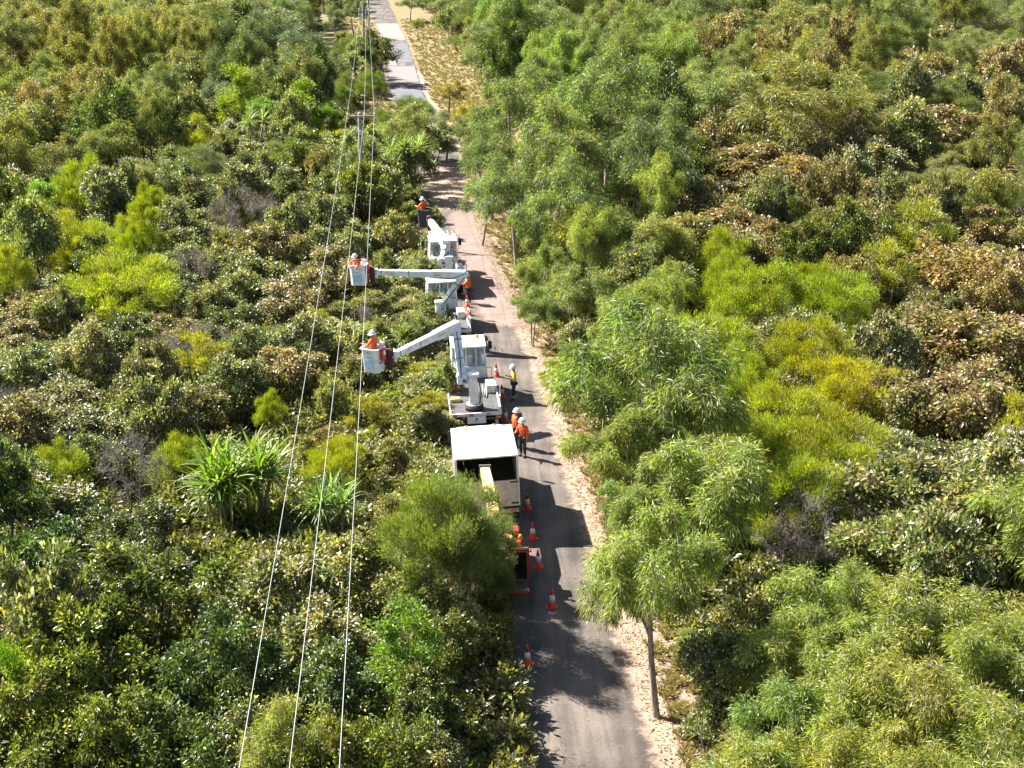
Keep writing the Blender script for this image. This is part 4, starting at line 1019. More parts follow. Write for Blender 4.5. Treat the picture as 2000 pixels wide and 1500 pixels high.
def bucket_parts(root, c, yaw, w=0.86, d=0.76, h=1.08, paint=WHITE, front_marks=True, dark=False, bag=True):
    """fibreglass work bucket (open box with chamfered corners), c = local centre of its floor"""
    M = Matrix.Translation(Vector(c)) @ Matrix.Rotation(yaw, 4, 'Z')
    ch = 0.12
    def ring(k, z, inset=0.0):
        a, b = w / 2 * k - inset, d / 2 * k - inset
        q = ch
        return [(-a + q, -b, z), (a - q, -b, z), (a, -b + q, z), (a, b - q, z), (a - q, b, z), (-a + q, b, z), (-a, b - q, z), (-a, -b + q, z)]
    R = [ring(0.90, 0.0), ring(1.0, h), ring(1.0, h, -0.05), ring(1.0, h + 0.05, -0.05), ring(1.0, h + 0.05, 0.03), ring(0.90, 0.06, 0.03)]
    V = [M @ Vector(p) for r in R for p in r]
    F = [tuple(range(8))[::-1]]
    for i in range(len(R) - 1):
        for k in range(8): F.append((i * 8 + k, i * 8 + (k + 1) % 8, (i + 1) * 8 + (k + 1) % 8, (i + 1) * 8 + k))
    F.append(tuple((len(R) - 1) * 8 + k for k in range(8)))
    me = bpy.data.meshes.new("bucket"); me.from_pydata(V, [], F); me.materials.append(DARK if dark else paint)
    o = link("bucket", me, None, root)
    def dec(cx, cy, cz, sx, sy, sz, mat, nm="decal"):
        MB().box((cx, cy, cz), (sx, sy, sz)).build(nm, mat, o).data.transform(M)
    if front_marks:
        dec(0.02, -d / 2 * 0.985 - 0.008, h * 0.88, 0.30, 0.012, 0.05, AMBERP)
        dec(0.0, -d / 2 * 0.965 - 0.008, h * 0.68, 0.26, 0.012, 0.07, PALEBLUE)
        dec(0.0, -d / 2 * 0.935 - 0.010, h * 0.36, 0.46, 0.012, 0.42, PALEBLUE)
        dec(w / 2 * 0.955 + 0.008, -0.02, h * 0.42, 0.012, 0.28, 0.07, BLUE)
    if bag:
        b = MB().box((w / 2 + 0.10, 0.02, h * 0.78), (0.14, 0.26, 0.56), 0.03).build("tool_bag", RED, o); b.data.transform(M)
        b2 = MB().box((w / 2 + 0.178, 0.02, h * 0.86), (0.012, 0.13, 0.22)).build("bag_label", BAND, b); b2.data.transform(M)
    hs = MB().tube([(w / 2 - 0.1, d / 2 + 0.04, h + 0.02), (w / 2 + 0.05, d / 2 + 0.16, h + 0.22), (w / 2 + 0.25, d / 2 + 0.18, h + 0.08), (w / 2 + 0.28, d / 2 + 0.1, h * 0.6)], 0.03).build("hose", BLACK, o); hs.data.transform(M)
    cp = MB().box((w / 2 - 0.18, d / 2 - 0.02, h + 0.12), (0.22, 0.16, 0.16), 0.03).cyl((w / 2 - 0.2, d / 2 - 0.02, h + 0.18), (w / 2 - 0.2, d / 2 - 0.02, h + 0.30), 0.015, n=8).build("control_box", OFFWHITE, o); cp.data.transform(M)
    return o

def lift_truck(name, label, loc, head, roll, tray_L, W, ped, elbow, tip, bucket, bucket_yaw, low_pivot, boom=(0.34, 0.28), cab_w=1.75, cab_z=(0.55, 1.62, 2.62), cab_gap=0.12,
               cage=False, dark_bucket=False, marks=True, low_sec=0.26, elbow_box=True):
    root = empty(name, loc, (0, math.radians(roll), math.radians(head)))
    tag(root, label, "truck", "bucket lift trucks parked along the lane")
    Lc = to_local(root)
    L = tray_L + 2.0
    hw = W / 2
    chassis(root, L)
    tyre_set(root, 1.5, L - 0.95, hw - 0.18, 0.82)
    # tray
    MB().box((0, tray_L / 2, 1.04), (W - 0.06, tray_L, 0.07), 0.01).build("tray_deck", DECK, root)
    for sx in (-1, 1):
        MB().box((sx * (hw - 0.02), tray_L / 2, 1.06), (0.07, tray_L + 0.02, 0.17), 0.015).build("side_rail", WHITE, root)
    rr = MB().box((0, -0.03, 1.05), (W + 0.04, 0.09, 0.15), 0.015).build("rear_rail", OFFWHITE, root)
    for k in range(6):
        MB().box((-hw + 0.2 + k * (W - 0.4) / 5, -0.082, 1.05), (W / 12, 0.012, 0.07)).build("stripe", RED if k % 2 == 0 else BAND, rr)
    bp = MB().box((0, 0.02, 0.80), (W - 0.2, 0.08, 0.13), 0.02).build("rear_bumper", DARK, root)
    for sx in (-1, 1):
        MB().box((sx * (hw - 0.14), -0.06, 0.88), (0.22, 0.05, 0.11), 0.015).build("tail_light", RED_L if sx < 0 else ORANGE_L, root)
        MB().box((sx * (hw - 0.18), 0.62, 0.48), (0.42, 0.02, 0.55)).build("mud_flap", BLACK, root)
        MB().lathe([(0.07, 0), (0.07, 0.05), (0.055, 0.12), (0.0, 0.15)], 14, Matrix.Translation((sx * (hw - 0.10), 0.10, 1.14))).build("marker_lamp", ORANGE_L if sx < 0 else BAND, root)
    pl = MB().box((0.02, -0.10, 0.80), (0.86, 0.03, 0.34), 0.01).build("rear_panel", WHITE, root)
    MB().lathe([(0.06, 0), (0.06, 0.012), (0, 0.012)], 16, Matrix.Translation((0.02, -0.113, 0.84)) @ Matrix.Rotation(math.pi / 2, 4, 'X')).build("logo", BLUE, pl)
    MB().box((0.04, -0.118, 0.74), (0.46, 0.008, 0.04)).build("print_line", PALEBLUE, pl)
    # fold-down access frame and head board
    f = MB().tube([(hw + 0.02, 0.5, 1.12), (hw + 0.03, 0.5, 1.98), (hw + 0.03, 1.1, 1.98), (hw + 0.02, 1.1, 1.12)], 0.022).tube([(hw + 0.03, 0.5, 1.55), (hw + 0.03, 1.1, 1.55)], 0.018)
    f.build("handrail", WHITE, root)
    h = MB()
    for x in np.linspace(-hw + 0.1, hw - 0.1, 5): h.tube([(x, tray_L - 0.06, 1.08), (x, tray_L - 0.06, 1.6)], 0.02, 6)
    h.tube([(-hw + 0.1, tray_L - 0.06, 1.6), (hw - 0.1, tray_L - 0.06, 1.6)], 0.025, 6)
    h.build("headboard", OFFWHITE, root)
    # load on the deck
    MB().box((hw - 0.30, tray_L * 0.62, 1.28), (0.42, 0.9, 0.40), 0.03).build("tool_locker", OFFWHITE, root)
    MB().box((-hw + 0.32, tray_L * 0.36, 1.17), (0.46, 0.34, 0.18), 0.03).build("outrigger_pad", AMBERP, root)
    rr_ = random.Random(len(name) * 7 + int(loc[1]))
    for k in range(5):
        x = rr_.uniform(0.15, hw - 0.5); y = tray_L * rr_.uniform(0.34, 0.5)
        MB().tube([(x, y, 1.11), (x + rr_.uniform(-.25, .25), y + rr_.uniform(0.6, 1.3), 1.13 + rr_.uniform(0, .12))], 0.03, 6).build("timber_length", TIMBER, root)
    for sx in (-1, 1):
        MB().box((sx * (hw - 0.2), 0.55, 0.62), (0.14, 0.16, 0.85), 0.02).box((sx * (hw - 0.2), 0.55, 0.10), (0.34, 0.34, 0.06), 0.01).build("outrigger", OFFWHITE, root)
    # cab
    cy0 = tray_L + cab_gap
    cab(root, cy0, L - tray_L - cab_gap, cab_w, *cab_z)
    for sx in (-0.5, 0.5):
        MB().lathe([(0.09, 0), (0.09, 0.10), (0.07, 0.17), (0, 0.2)], 14, Matrix.Translation((sx, cy0 + 1.2, cab_z[2] + 0.08))).build("beacon", ORANGE_L, root)
    if cage:
        c = MB(); x0, x1, ya, yb, z0, z1 = -cab_w / 2 + 0.05, cab_w / 2 - 0.0, cy0 - 0.5, cy0 + 0.9, cab_z[2] + 0.05, cab_z[2] + 0.5
        for x in (x0, x1):
            for y in (ya, yb): c.tube([(x, y, z0 - 0.5 if y == ya else z0), (x, y, z1)], 0.02, 6)
        for x in np.linspace(x0, x1, 7): c.tube([(x, ya, z1), (x, yb, z1)], 0.012, 5)
        for y in np.linspace(ya, yb, 6): c.tube([(x0, y, z1), (x1, y, z1)], 0.012, 5)
        c.build("cab_guard", GALV, root)
    # turntable and pedestal
    px, py = ped
    tt = MB().cyl((px, py, 1.08), (px, py, 1.30), 0.43, n=28, bev=0.02).build("turntable", BLACK, root)
    MB().cyl((px, py, 1.30), (px, py, 1.37), 0.35, n=28, bev=0.01).build("bearing_cover", OFFWHITE, tt)
    zt = Lc(low_pivot).z
    pe = MB().beam((px, py, 1.36), (px, py + 0.02, zt + 0.16), 0.44, 0.42, 0.38, 0.36, 0.03, up=(0, 1, 0)).box((px + 0.03, py, zt + 0.22), (0.50, 0.44, 0.14), 0.03).build("pedestal", WHITE, root)
    MB().box((px + 0.32, py + 0.05, 1.62), (0.16, 0.30, 0.5), 0.03).build("valve_box", OFFWHITE, pe)
    MB().tube([(px + 0.24, py - 0.15, 1.4), (px + 0.34, py - 0.2, 1.9), (px + 0.25, py - 0.1, zt)], 0.025).build("hose", BLACK, pe)
    # booms
    a = Lc(low_pivot); b = Lc(elbow); t = Lc(tip)
    lb = MB(); lb.beam(a, b, low_sec + 0.04, low_sec + 0.10, low_sec, low_sec + 0.04, 0.02)
    dirn = (b - a).normalized()
    lb.box(a - dirn * 0.05, (0.50, 0.50, 0.46), 0.06)
    lo = lb.build("lower_boom", WHITE, root)
    MB().lathe([(0.10, 0), (0.10, 0.012), (0, 0.012)], 18, Matrix.Translation(a - dirn * 0.05 + Vector((0.08, -0.255, -0.05))) @ Matrix.Rotation(math.pi / 2, 4, 'X')).build("logo", BLUE, lo)
    MB().cyl((a.x - 0.3, a.y, a.z), (px + 0.1, a.y, a.z), 0.10, n=16).build("pivot_pin", DARK, lo)
    MB().beam(a + Vector((0.0, -0.25, -0.1)), a + (b - a) * 0.55 + Vector((0, -0.24, 0)), 0.10, 0.10).build("lift_ram", GALV, lo)
    for k in (0.35, 0.72):
        q = a + (b - a) * k
        MB().beam(q - dirn * 0.025, q + dirn * 0.025, low_sec + 0.055, low_sec + 0.10).build("boom_band", GREYP, lo)
    du = (t - b).normalized()
    if elbow_box:
        eb = MB().beam(b - dirn * 0.40, b + dirn * 0.22, 0.40, 0.46, 0.40, 0.38, 0.05)
        eb.build("elbow", WHITE, root)
    Lu = (t - b).length
    ub = MB().beam(b - du * 0.12, b + du * Lu * 0.36, boom[0] + 0.08, boom[0] + 0.14, boom[0] + 0.04, boom[0] + 0.08, 0.02)
    uo = ub.build("upper_boom", WHITE, root)
    ib = MB().beam(b + du * Lu * 0.34, t, boom[0], boom[0] + 0.03, boom[1], boom[1], 0.02).build("boom_extension", WHITE, uo)
    for k in (0.62, 0.94):
        q = b + du * Lu * k
        w_ = boom[0] + (boom[1] - boom[0]) * (k - 0.34) / 0.66
        MB().beam(q - du * 0.022, q + du * 0.022, w_ + 0.012, w_ + 0.03).build("boom_band", GREYP, ib)
    MB().tube([b + Vector((0, -0.2, 0.1)), b + du * 0.6 + Vector((0, -0.22, -0.14)), b + du * Lu * 0.34 + Vector((0, -0.18, -0.16))], 0.022).build("hose", BLACK, uo)
    side = du.cross(Vector((0, 0, 1))).normalized(); side = side if side.y < 0 else -side
    for k, ln_, mt in ((0.30, 0.34, AMBERP), (0.80, 0.20, PALEBLUE)):
        q = b + du * Lu * k + side * ((boom[0] + (0.06 if k < 0.34 else -0.012)) / 2)
        MB().beam(q - du * ln_ / 2, q + du * ln_ / 2, 0.02, 0.07).build("decal", mt, uo)
    MB().tube([a + Vector((-0.05, -0.34, 0.1)), a + (b - a) * 0.5 + Vector((0.02, -0.30, 0)), b + Vector((0, -0.3, -0.1))], 0.02).build("hose", BLACK, lo)
    # bucket
    bc = Lc(bucket)
    yaw = math.radians(bucket_yaw)
    jb = MB().beam(t - du * 0.05, bc + Vector((0, 0.1, 0.55)), 0.20, 0.26, 0.16, 0.22, 0.02).build("jib", WHITE, root)
    mc = t * 0.74 + (bc + Vector((0, 0.1, 0.5))) * 0.26 + Vector((0, -0.06, -0.12))
    MB().box(mc, (0.28, 0.42, 0.95), 0.08).build("jib_cover", MAROON, jb)
    MB().box(t + Vector((0.0, 0, -0.05)) - du * 0.02, (0.12, 0.30, 0.52), 0.03).build("jib_bracket", WHITE, jb)
    bucket_parts(root, bc, yaw, front_marks=marks, dark=dark_bucket)
    return root

# three bucket lift trucks, box truck, chipper: positions worked out from the photograph's ground plane
lift_truck("lift_truck", "white lift truck parked ahead of the box truck, boom bent over the shrubs",
           (-1.62, 61.6, -0.02), 4.7, -2.2, 4.9, 2.36, (-0.03, 0.62), (-2.62, 63.9, 4.55), (-5.28, 61.3, 4.0), (-6.2, 61.1, 3.32), -36, (-2.3, 62.45, 2.52), low_sec=0.34)
lift_truck("lift_truck", "white lift truck in the middle of the three, long boom stretched level across the shrubs",
           (-3.32, 74.1, -0.02), 7.5, -2.2, 4.2, 2.3, (-0.45, 0.95), (-2.62, 74.7, 4.05), (-7.35, 75.3, 4.05), (-8.28, 75.2, 3.42), -16, (-3.85, 75.0, 2.25), cab_w=1.7)
lift_truck("lift_truck", "white lift truck at the head of the row with mesh cab guard and dark bucket",
           (-3.80, 84.2, -0.02), 7.0, -1.5, 3.6, 2.3, (0.1, 1.2), (-4.05, 85.9, 2.95), (-5.25, 90.6, 3.25), (-5.65, 91.6, 2.75), 60, (-4.3, 85.4, 2.05), boom=(0.42, 0.34), cage=True, dark_bucket=True, marks=False, cab_w=1.8)

def box_truck():
    root = empty("box_truck", (-0.86, 51.4, -0.02), (0, math.radians(-2.6), math.radians(4.7)))
    tag(root, "white box truck with open dark rear, backed up to the yellow wood chipper", "truck")
    L = 5.6; W = 2.46; hw = W / 2; BL = 3.25; z0, z1 = 1.02, 3.12; t = 0.055
    chassis(root, L); tyre_set(root, 1.3, L - 0.9, hw - 0.2, 0.84)
    MB().box((0, BL / 2, z0), (W - 0.02, BL, 0.08), 0.01).build("floor", DARK, root)
    for sx in (-1, 1):
        s_ = MB().box((sx * (hw - t / 2), BL / 2 + 0.003, (z0 + z1) / 2), (t, BL - 0.004, z1 - z0 - 0.02), 0.008).build("side_wall", OFFWHITE, root)
        for y in np.linspace(0.4, BL - 0.3, 5):
            MB().box((sx * (hw + 0.012), y, (z0 + z1) / 2), (0.025, 0.06, z1 - z0 - 0.12), 0.005).build("rib", OFFWHITE, s_)
        MB().box((sx * (hw - 0.03), -0.012, (z0 + z1) / 2), (0.085, 0.05, z1 - z0), 0.012).build("corner_post", WHITE, root)
    MB().box((0, BL, (z0 + z1) / 2), (W - 0.01, 0.05, z1 - z0 - 0.02), 0.01).build("front_wall", OFFWHITE, root)
    rf_ = MB().prism([(-0.04, z1), (BL - 0.05, z1), (BL + 0.06, z1 - 0.03), (BL + 0.06, z1 + 0.02), (BL - 0.02, z1 + 0.065), (-0.04, z1 + 0.065)], -hw - 0.012, hw + 0.012, 0.012).build("roof", WHITE, root)
    for sx in (-1, 1): MB().box((sx * (hw - 0.25), BL - 0.13, z1 + 0.072), (0.24, 0.06, 0.03), 0.008).build("marker_lamp", BLACK, rf_)
    MB().box((0, BL * 0.5, z1 + 0.067), (0.02, BL * 0.9, 0.006)).build("seam", OFFWHITE, rf_)
    # heap of chips in the box: an uneven mound
    rg = np.random.default_rng(4); nx, ny = 15, 17
    X, Y = np.meshgrid(np.linspace(-hw + t, hw - t, nx), np.linspace(0.12, BL - 0.05, ny))
    Z = z0 + 0.16 + 0.75 * np.clip((Y - 0.2) / BL, 0, 1) ** 0.8 + 0.14 * value_noise(X * 3, Y * 3, 5) + 0.06 * rg.uniform(size=X.shape)
    V = np.stack([X, Y, Z], -1).reshape(-1, 3); ii = np.arange(nx * ny).reshape(ny, nx)
    F = np.stack([ii[:-1, :-1], ii[:-1, 1:], ii[1:, 1:], ii[1:, :-1]], -1).reshape(-1, 4)
    tag(link("chip_heap", np_mesh("chip_heap", V, F, CHIPS), None, root), kind="stuff")
    # tailgate: framed panel with ribs, hinges, latch
    tg = MB().box((0, -0.01, (z0 + 2.13) / 2), (W - 0.16, 0.045, 2.13 - z0), 0.008).build("tailgate", OFFWHITE, root)
    MB().box((0, -0.042, 2.10), (W - 0.2, 0.03, 0.07), 0.01).box((0, -0.042, 1.58), (W - 0.2, 0.03, 0.05), 0.01).box((0, -0.042, 1.10), (W - 0.2, 0.03, 0.07), 0.01).box((0.66, -0.04, 1.6), (0.05, 0.028, 1.0), 0.01).box((-0.66, -0.04, 1.6), (0.05, 0.028, 1.0), 0.01).build("rib", OFFWHITE, tg)
    for x, z in ((1.04, 2.06), (1.04, 1.16), (-1.04, 2.06), (-1.04, 1.16)): MB().box((x, -0.06, z), (0.3, 0.03, 0.07), 0.01).build("hinge", DARK, tg)
    MB().box((0.36, -0.07, 1.36), (0.08, 0.03, 0.34), 0.01).build("latch", DARK, tg)
    MB().box((0.42, -0.062, 1.13), (0.5, 0.012, 0.10)).build("number_plate", AMBERP, tg)
    MB().box((0, 0.02, 0.82), (W - 0.1, 0.10, 0.16), 0.02).build("rear_bumper", OFFWHITE, root)
    for sx in (-1, 1):
        MB().box((sx * 0.95, -0.05, 0.84), (0.26, 0.05, 0.12), 0.02).build("tail_light", ORANGE_L, root)
        MB().box((sx * (hw - 0.22), 0.6, 0.48), (0.44, 0.02, 0.55)).build("mud_flap", BLACK, root)
    cab(root, BL + 0.32, L - BL - 0.32, 1.9, 0.55, 1.45, 2.26)
    MB().prism([(BL + 0.4, 2.33), (BL + 1.5, 2.33), (BL + 1.2, 2.5), (BL + 0.75, 2.62), (BL + 0.4, 2.62)], -0.74, 0.74, 0.06).build("roof_fairing", WHITE, root)
    for sx in (-0.55, 0.62): 
        MB().lathe([(0.10, 0), (0.10, 0.12), (0.08, 0.19), (0, 0.22)], 16, Matrix.Translation((sx, BL + 1.75, 2.34))).build("beacon", ORANGE_L, root)
    return root
BOX = box_truck()

def wood_chipper():
    root = empty("wood_chipper", (-0.38, 45.5, 0.0), (0, 0, math.radians(4.0)))
    tag(root, "yellow towed wood chipper with red guards behind the white box truck", "wood chipper")
    for sx in (-1, 1):
        wheel(root, sx * 0.86, 2.1, 0.36, 0.22)
        MB().prism([(1.55, 0.55), (1.66, 0.84), (2.54, 0.84), (2.65, 0.55), (2.6, 0.55), (2.5, 0.80), (1.7, 0.80), (1.6, 0.55)], sx * 0.86 - 0.17, sx * 0.86 + 0.17).build("mudguard", BLACK, root)
    fr = MB()
    for sx in (-0.5, 0.5): fr.box((sx, 2.2, 0.55), (0.1, 3.8, 0.12), 0.01)
    fr.beam((-0.5, 4.0, 0.55), (0, 5.3, 0.55), 0.1, 0.12).beam((0.5, 4.0, 0.55), (0, 5.3, 0.55), 0.1, 0.12).beam((0, 4.2, 0.55), (-0.05, 5.75, 0.6), 0.1, 0.1)
    fr.cyl((-0.8, 2.1, 0.36), (0.8, 2.1, 0.36), 0.05).cyl((0.25, 4.9, 0.05), (0.25, 4.9, 0.9), 0.035, n=10)
    fr.build("frame", DARK, root)
    # infeed hopper, flaring to the rear, open
    a = [(-0.55, 1.3, 0.72), (0.55, 1.3, 0.72), (0.55, 1.3, 1.50), (-0.55, 1.3, 1.50)]
    b = [(-1.0, 0.25, 0.70), (1.0, 0.25, 0.70), (0.95, 0.25, 1.95), (-0.95, 0.25, 1.95)]
    V = [Vector(p) for p in a + b]; n_ = [Vector((p.x * 0.955, p.y, 1.2 + (p.z - 1.2) * 0.94)) for p in V]
    VV = V + n_
    F = []
    for k in range(4):
        j = (k + 1) % 4
        F += [(k, j, 4 + j, 4 + k), (8 + j, 8 + k, 12 + k, 12 + j), (4 + k, 4 + j, 12 + j, 12 + k), (k, 8 + k, 8 + j, j)]
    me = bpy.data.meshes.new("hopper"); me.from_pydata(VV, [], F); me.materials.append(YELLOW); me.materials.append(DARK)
    for i_, p_ in enumerate(me.polygons): p_.material_index = 1 if i_ % 4 == 1 else 0  # inner faces coloured dark to stand for the shade inside the hopper
    hp = link("infeed_hopper", me, None, root)
    MB().box((0, 0.23, 1.98), (1.96, 0.08, 0.07), 0.02).build("hopper_lip", CREAM, hp)
    for sx in (-1, 1):
        MB().beam((sx * 1.0, 0.22, 0.72), (sx * 0.97, 0.22, 1.98), 0.07, 0.07, bev=0.015).build("hopper_edge", RED, hp)
    MB().tube([(-1.06, 0.3, 1.9), (-1.06, -0.12, 2.02), (1.06, -0.12, 2.02), (1.06, 0.3, 1.9)], 0.028).build("control_bar", RED, root)
    MB().box((0, -0.22, 0.72), (1.9, 0.92, 0.05), 0.01, rot=Matrix.Rotation(math.radians(-4), 3, 'X')).build("feed_table", DECK, root)
    MB().box((0, -0.69, 0.735), (1.94, 0.05, 0.09), 0.015).build("table_edge", RED, root)
    # drum housing, feed roller tower, engine cover, fuel tank
    MB().prism([(1.2, 0.6), (1.2, 1.72), (1.55, 1.98), (2.1, 1.92), (2.45, 1.6), (2.5, 0.62)], -0.62, 0.62, 0.04).build("drum_housing", YELLOW, root)
    MB().box((0, 1.2, 1.86), (1.0, 0.5, 0.38), 0.05).build("roller_cover", CREAM, root)
    MB().box((0.70, 1.3, 1.55), (0.16, 0.8, 0.7), 0.03).build("belt_guard", RED, root)
    MB().prism([(2.6, 0.65), (2.6, 1.62), (3.1, 1.72), (4.0, 1.55), (4.05, 0.65)], -0.66, 0.66, 0.05).build("engine_cover", YELLOW, root)
    MB().box((0.5, 1.55, 2.06), (0.46, 0.5, 0.2), 0.06).build("fuel_tank", RED, root)
    MB().cyl((0.4, 3.3, 1.7), (0.4, 3.3, 2.15), 0.05, n=12).build("exhaust_pipe", DARK, root)
    MB().lathe([(0.08, 0), (0.08, 0.10), (0.06, 0.16), (0, 0.18)], 14, Matrix.Translation((0.75, 1.0, 1.98))).build("beacon", ORANGE_L, root)
    # discharge chute: swept square duct up and over the tailgate, with a hinged deflector
    pts = [(-0.10, 2.1, 1.7), (-0.13, 2.6, 2.25), (-0.17, 3.4, 2.52), (-0.22, 4.6, 2.62), (-0.27, 5.75, 2.66)]
    ch = MB()
    P = [Vector(p) for p in pts]
    for i in range(len(P) - 1):
        d = (P[i + 1] - P[i]).normalized()
        ch.beam(P[i] - d * 0.03, P[i + 1] + d * 0.03, 0.44 - 0.02 * i, 0.40 - 0.02 * i, 0.42 - 0.02 * i, 0.38 - 0.02 * i, 0.02)
    co = ch.build("discharge_chute", CREAM, root)
    MB().beam((-0.275, 5.72, 2.68), (-0.29, 6.22, 2.50), 0.36, 0.30, 0.34, 0.24, 0.02).build("deflector", CREAM, co)
    MB().box((-0.27, 5.72, 2.68), (0.46, 0.06, 0.44), 0.01).build("clamp_ring", GREYP, co)
    return root
wood_chipper()

# ------------------------------------------------------------------ traffic cones
def make_cone(loc, label, s=1.0, rot=0.0, group=None, roll=0.0):
    root = empty("traffic_cone", loc, (0, math.radians(roll), rot))
    b = MB().box((0, 0, 0.02), (0.34, 0.34, 0.045), 0.012)
    b.build("base", BLACK if False else CONE, root)
    MB().lathe([(0.155, 0.03), (0.14, 0.06), (0.115, 0.26)], 22).build("lower_body", CONE, root)
    MB().lathe([(0.118, 0.26), (0.072, 0.49)], 22).build("reflective_band", BAND, root)
    MB().lathe([(0.072, 0.49), (0.032, 0.70), (0.024, 0.72), (0.0, 0.72)], 22).build("tip", CONE, root)
    root.scale = (s, s, s)
    tag(root, label, "traffic cone", group)
    return root
CONES = [
 (1078, 1186, "orange traffic cone standing alone behind the wood chipper", 1.06, 0), (1030, 1299, "orange traffic cone in the tree shadow on the lane", 1.06, 0),
 (1052, 1107, "orange traffic cone beside the chipper's infeed hopper", 1.0, -3), (1041, 1052, "orange traffic cone beside the chipper's red tank", 1.0, -3), (1030, 994, "orange traffic cone at the box truck's rear corner", 1.0, -3),
 (988, 823, "orange traffic cone at the tray corner of the lift truck with the sign panel", 1.0, -3), (981, 777, "orange traffic cone beside the yellow shirted worker", 1.0, -3), (970, 735, "orange traffic cone beside the cab under the worker's lift truck", 1.0, -3),
 (913, 599, "orange traffic cone at the feet of the lone orange worker", 1.0, -2), (916, 615, "orange traffic cone by the middle truck's tray", 1.0, -2),
]
for (u, v, lab, s, rl) in CONES:
    p = at(u, v, 0.03)
    make_cone((p.x, p.y, 0.015), lab, s, random.uniform(0, 1.5), "orange traffic cones along the trucks", rl)
p = at(888, 760, 1.09)
make_cone((p.x, p.y, 1.10), "orange traffic cone standing on a truck tray beside its pedestal", 0.95, 0.3, "orange traffic cones along the trucks")

# ------------------------------------------------------------------ poles and wires
def power_pole(base, h, arm_w, arm_z, label, r=0.15, tilt=0.0, arm2=False):
    root = empty("power_pole", base, (0, tilt, 0))
    MB().lathe([(r * 1.25, -0.15), (r * 1.2, 0.4), (r * 0.82, h - 0.05), (r * 0.7, h), (0, h)], 14).build("pole", TIMBER, root)
    ca = MB().box((0.12, -r - 0.05, arm_z), (arm_w, 0.10, 0.13), 0.012).build("crossarm", TIMBER, root)
    for x in (-arm_w / 2 + 0.05, 0.24, arm_w / 2 - 0.05):
        MB().lathe([(0.02, 0.0), (0.02, 0.05), (0.055, 0.07), (0.035, 0.11), (0.055, 0.14), (0.03, 0.2), (0, 0.21)], 12, Matrix.Translation((0.12 + x, -r - 0.05, arm_z + 0.06))).build("insulator", BAND, ca)
    MB().beam((0.12 - 0.5, -r - 0.05, arm_z - 0.04), (0, -r - 0.02, arm_z - 0.55), 0.03, 0.03).beam((0.12 + 0.4, -r - 0.05, arm_z - 0.04), (0, -r - 0.02, arm_z - 0.55), 0.03, 0.03).build("brace", GALV, root)
    MB().box((0.05, -r - 0.02, arm_z - 1.1), (0.16, 0.08, 0.3), 0.02).build("tag_plate", PALEBLUE, root)
    tag(root, label, "power pole")
    return root
WZ = 8.8
pole_top = at(702, 224, WZ)
power_pole((pole_top.x, pole_top.y, 0), WZ + 0.15, 1.95, WZ - 0.1, "grey timber power pole standing in the scrub beyond the trucks")
p2 = at(709, 19, 8.6)
power_pole((p2.x, p2.y, 0), 9.3, 1.25, 8.5, "grey timber power pole behind the dark roadside tree")
p3 = at(718, -38, 8.6)
power_pole((p3.x, p3.y, 0), 9.0, 1.25, 8.5, "distant grey power pole beside the far road")
def wire(label, pts, r=0.0075):
    o = MB().tube(pts, r, 6).build("power_line", WIRE)
    tag(o, label, "cable"); return o
def span(a, b, sag, n=28):
    a = Vector(a); b = Vector(b)
    return [a.lerp(b, i / n) - Vector((0, 0, 4 * sag * (i / n) * (1 - i / n))) for i in range(n + 1)]
XA = [pole_top.x + 0.12 + x for x in (-0.925, 0.24, 0.925)]
near = [at(460, 1500, WZ + 0.0), at(560, 1500, WZ), at(660, 1500, WZ)]
names = ["overhead power line farthest from the trucks", "middle one of the three overhead power lines", "overhead power line hanging closest to the trucks"]
for i in range(3):
    a = Vector((XA[i], pole_top.y - 0.2, WZ + 0.12))
    d = (near[i] - a); bk = a + d * 1.55; bk.z = WZ + 0.5
    m = 28
    wire(names[i], span(a, bk, 0.75))
    far_x = p2.x + 0.12 + (-0.575, 0.24, 0.575)[i]
    wire(["far span of power line on the outer insulator", "far span of power line on the middle insulator", "far span of power line on the road side insulator"][i], span((XA[i], pole_top.y - 0.2, WZ + 0.12), (far_x, p2.y - 0.2, 8.72), 0.7, 16), 0.008)
    far_x2 = p3.x + 0.12 + (-0.575, 0.24, 0.575)[i]
    wire(["farthest span of power line on the outer insulator", "farthest span of power line on the middle insulator", "farthest span of power line on the road side insulator"][i], span((far_x, p2.y - 0.2, 8.72), (far_x2, p3.y - 0.2, 8.72), 0.7, 12), 0.008)
# ------------------------------------------------------------------ people
SKIN = plain("skin", (0.42, 0.24, 0.16), 0.55, var=0.06)
HIVIS = plain("orange_shirt", (0.80, 0.115, 0.012), 0.75, var=0.12, scale=7, bump=0.4)
HIVIS_Y = plain("yellow_shirt", (0.78, 0.56, 0.06), 0.75, var=0.1, scale=7, bump=0.4)
NAVY = plain("navy_cloth", (0.030, 0.042, 0.075), 0.8, var=0.2, scale=7, bump=0.4)
NAVYD = plain("dark_cloth", (0.022, 0.024, 0.032), 0.8, var=0.2, scale=7, bump=0.4)
BOOT = plain("boot_leather", (0.022, 0.018, 0.016), 0.6)
HAT = plain("hard_hat_white", (0.80, 0.80, 0.80), 0.35, var=0.03)
HAIR = plain("dark_hair", (0.025, 0.018, 0.014), 0.7)
GLOVE = plain("pale_glove", (0.55, 0.50, 0.40), 0.8)

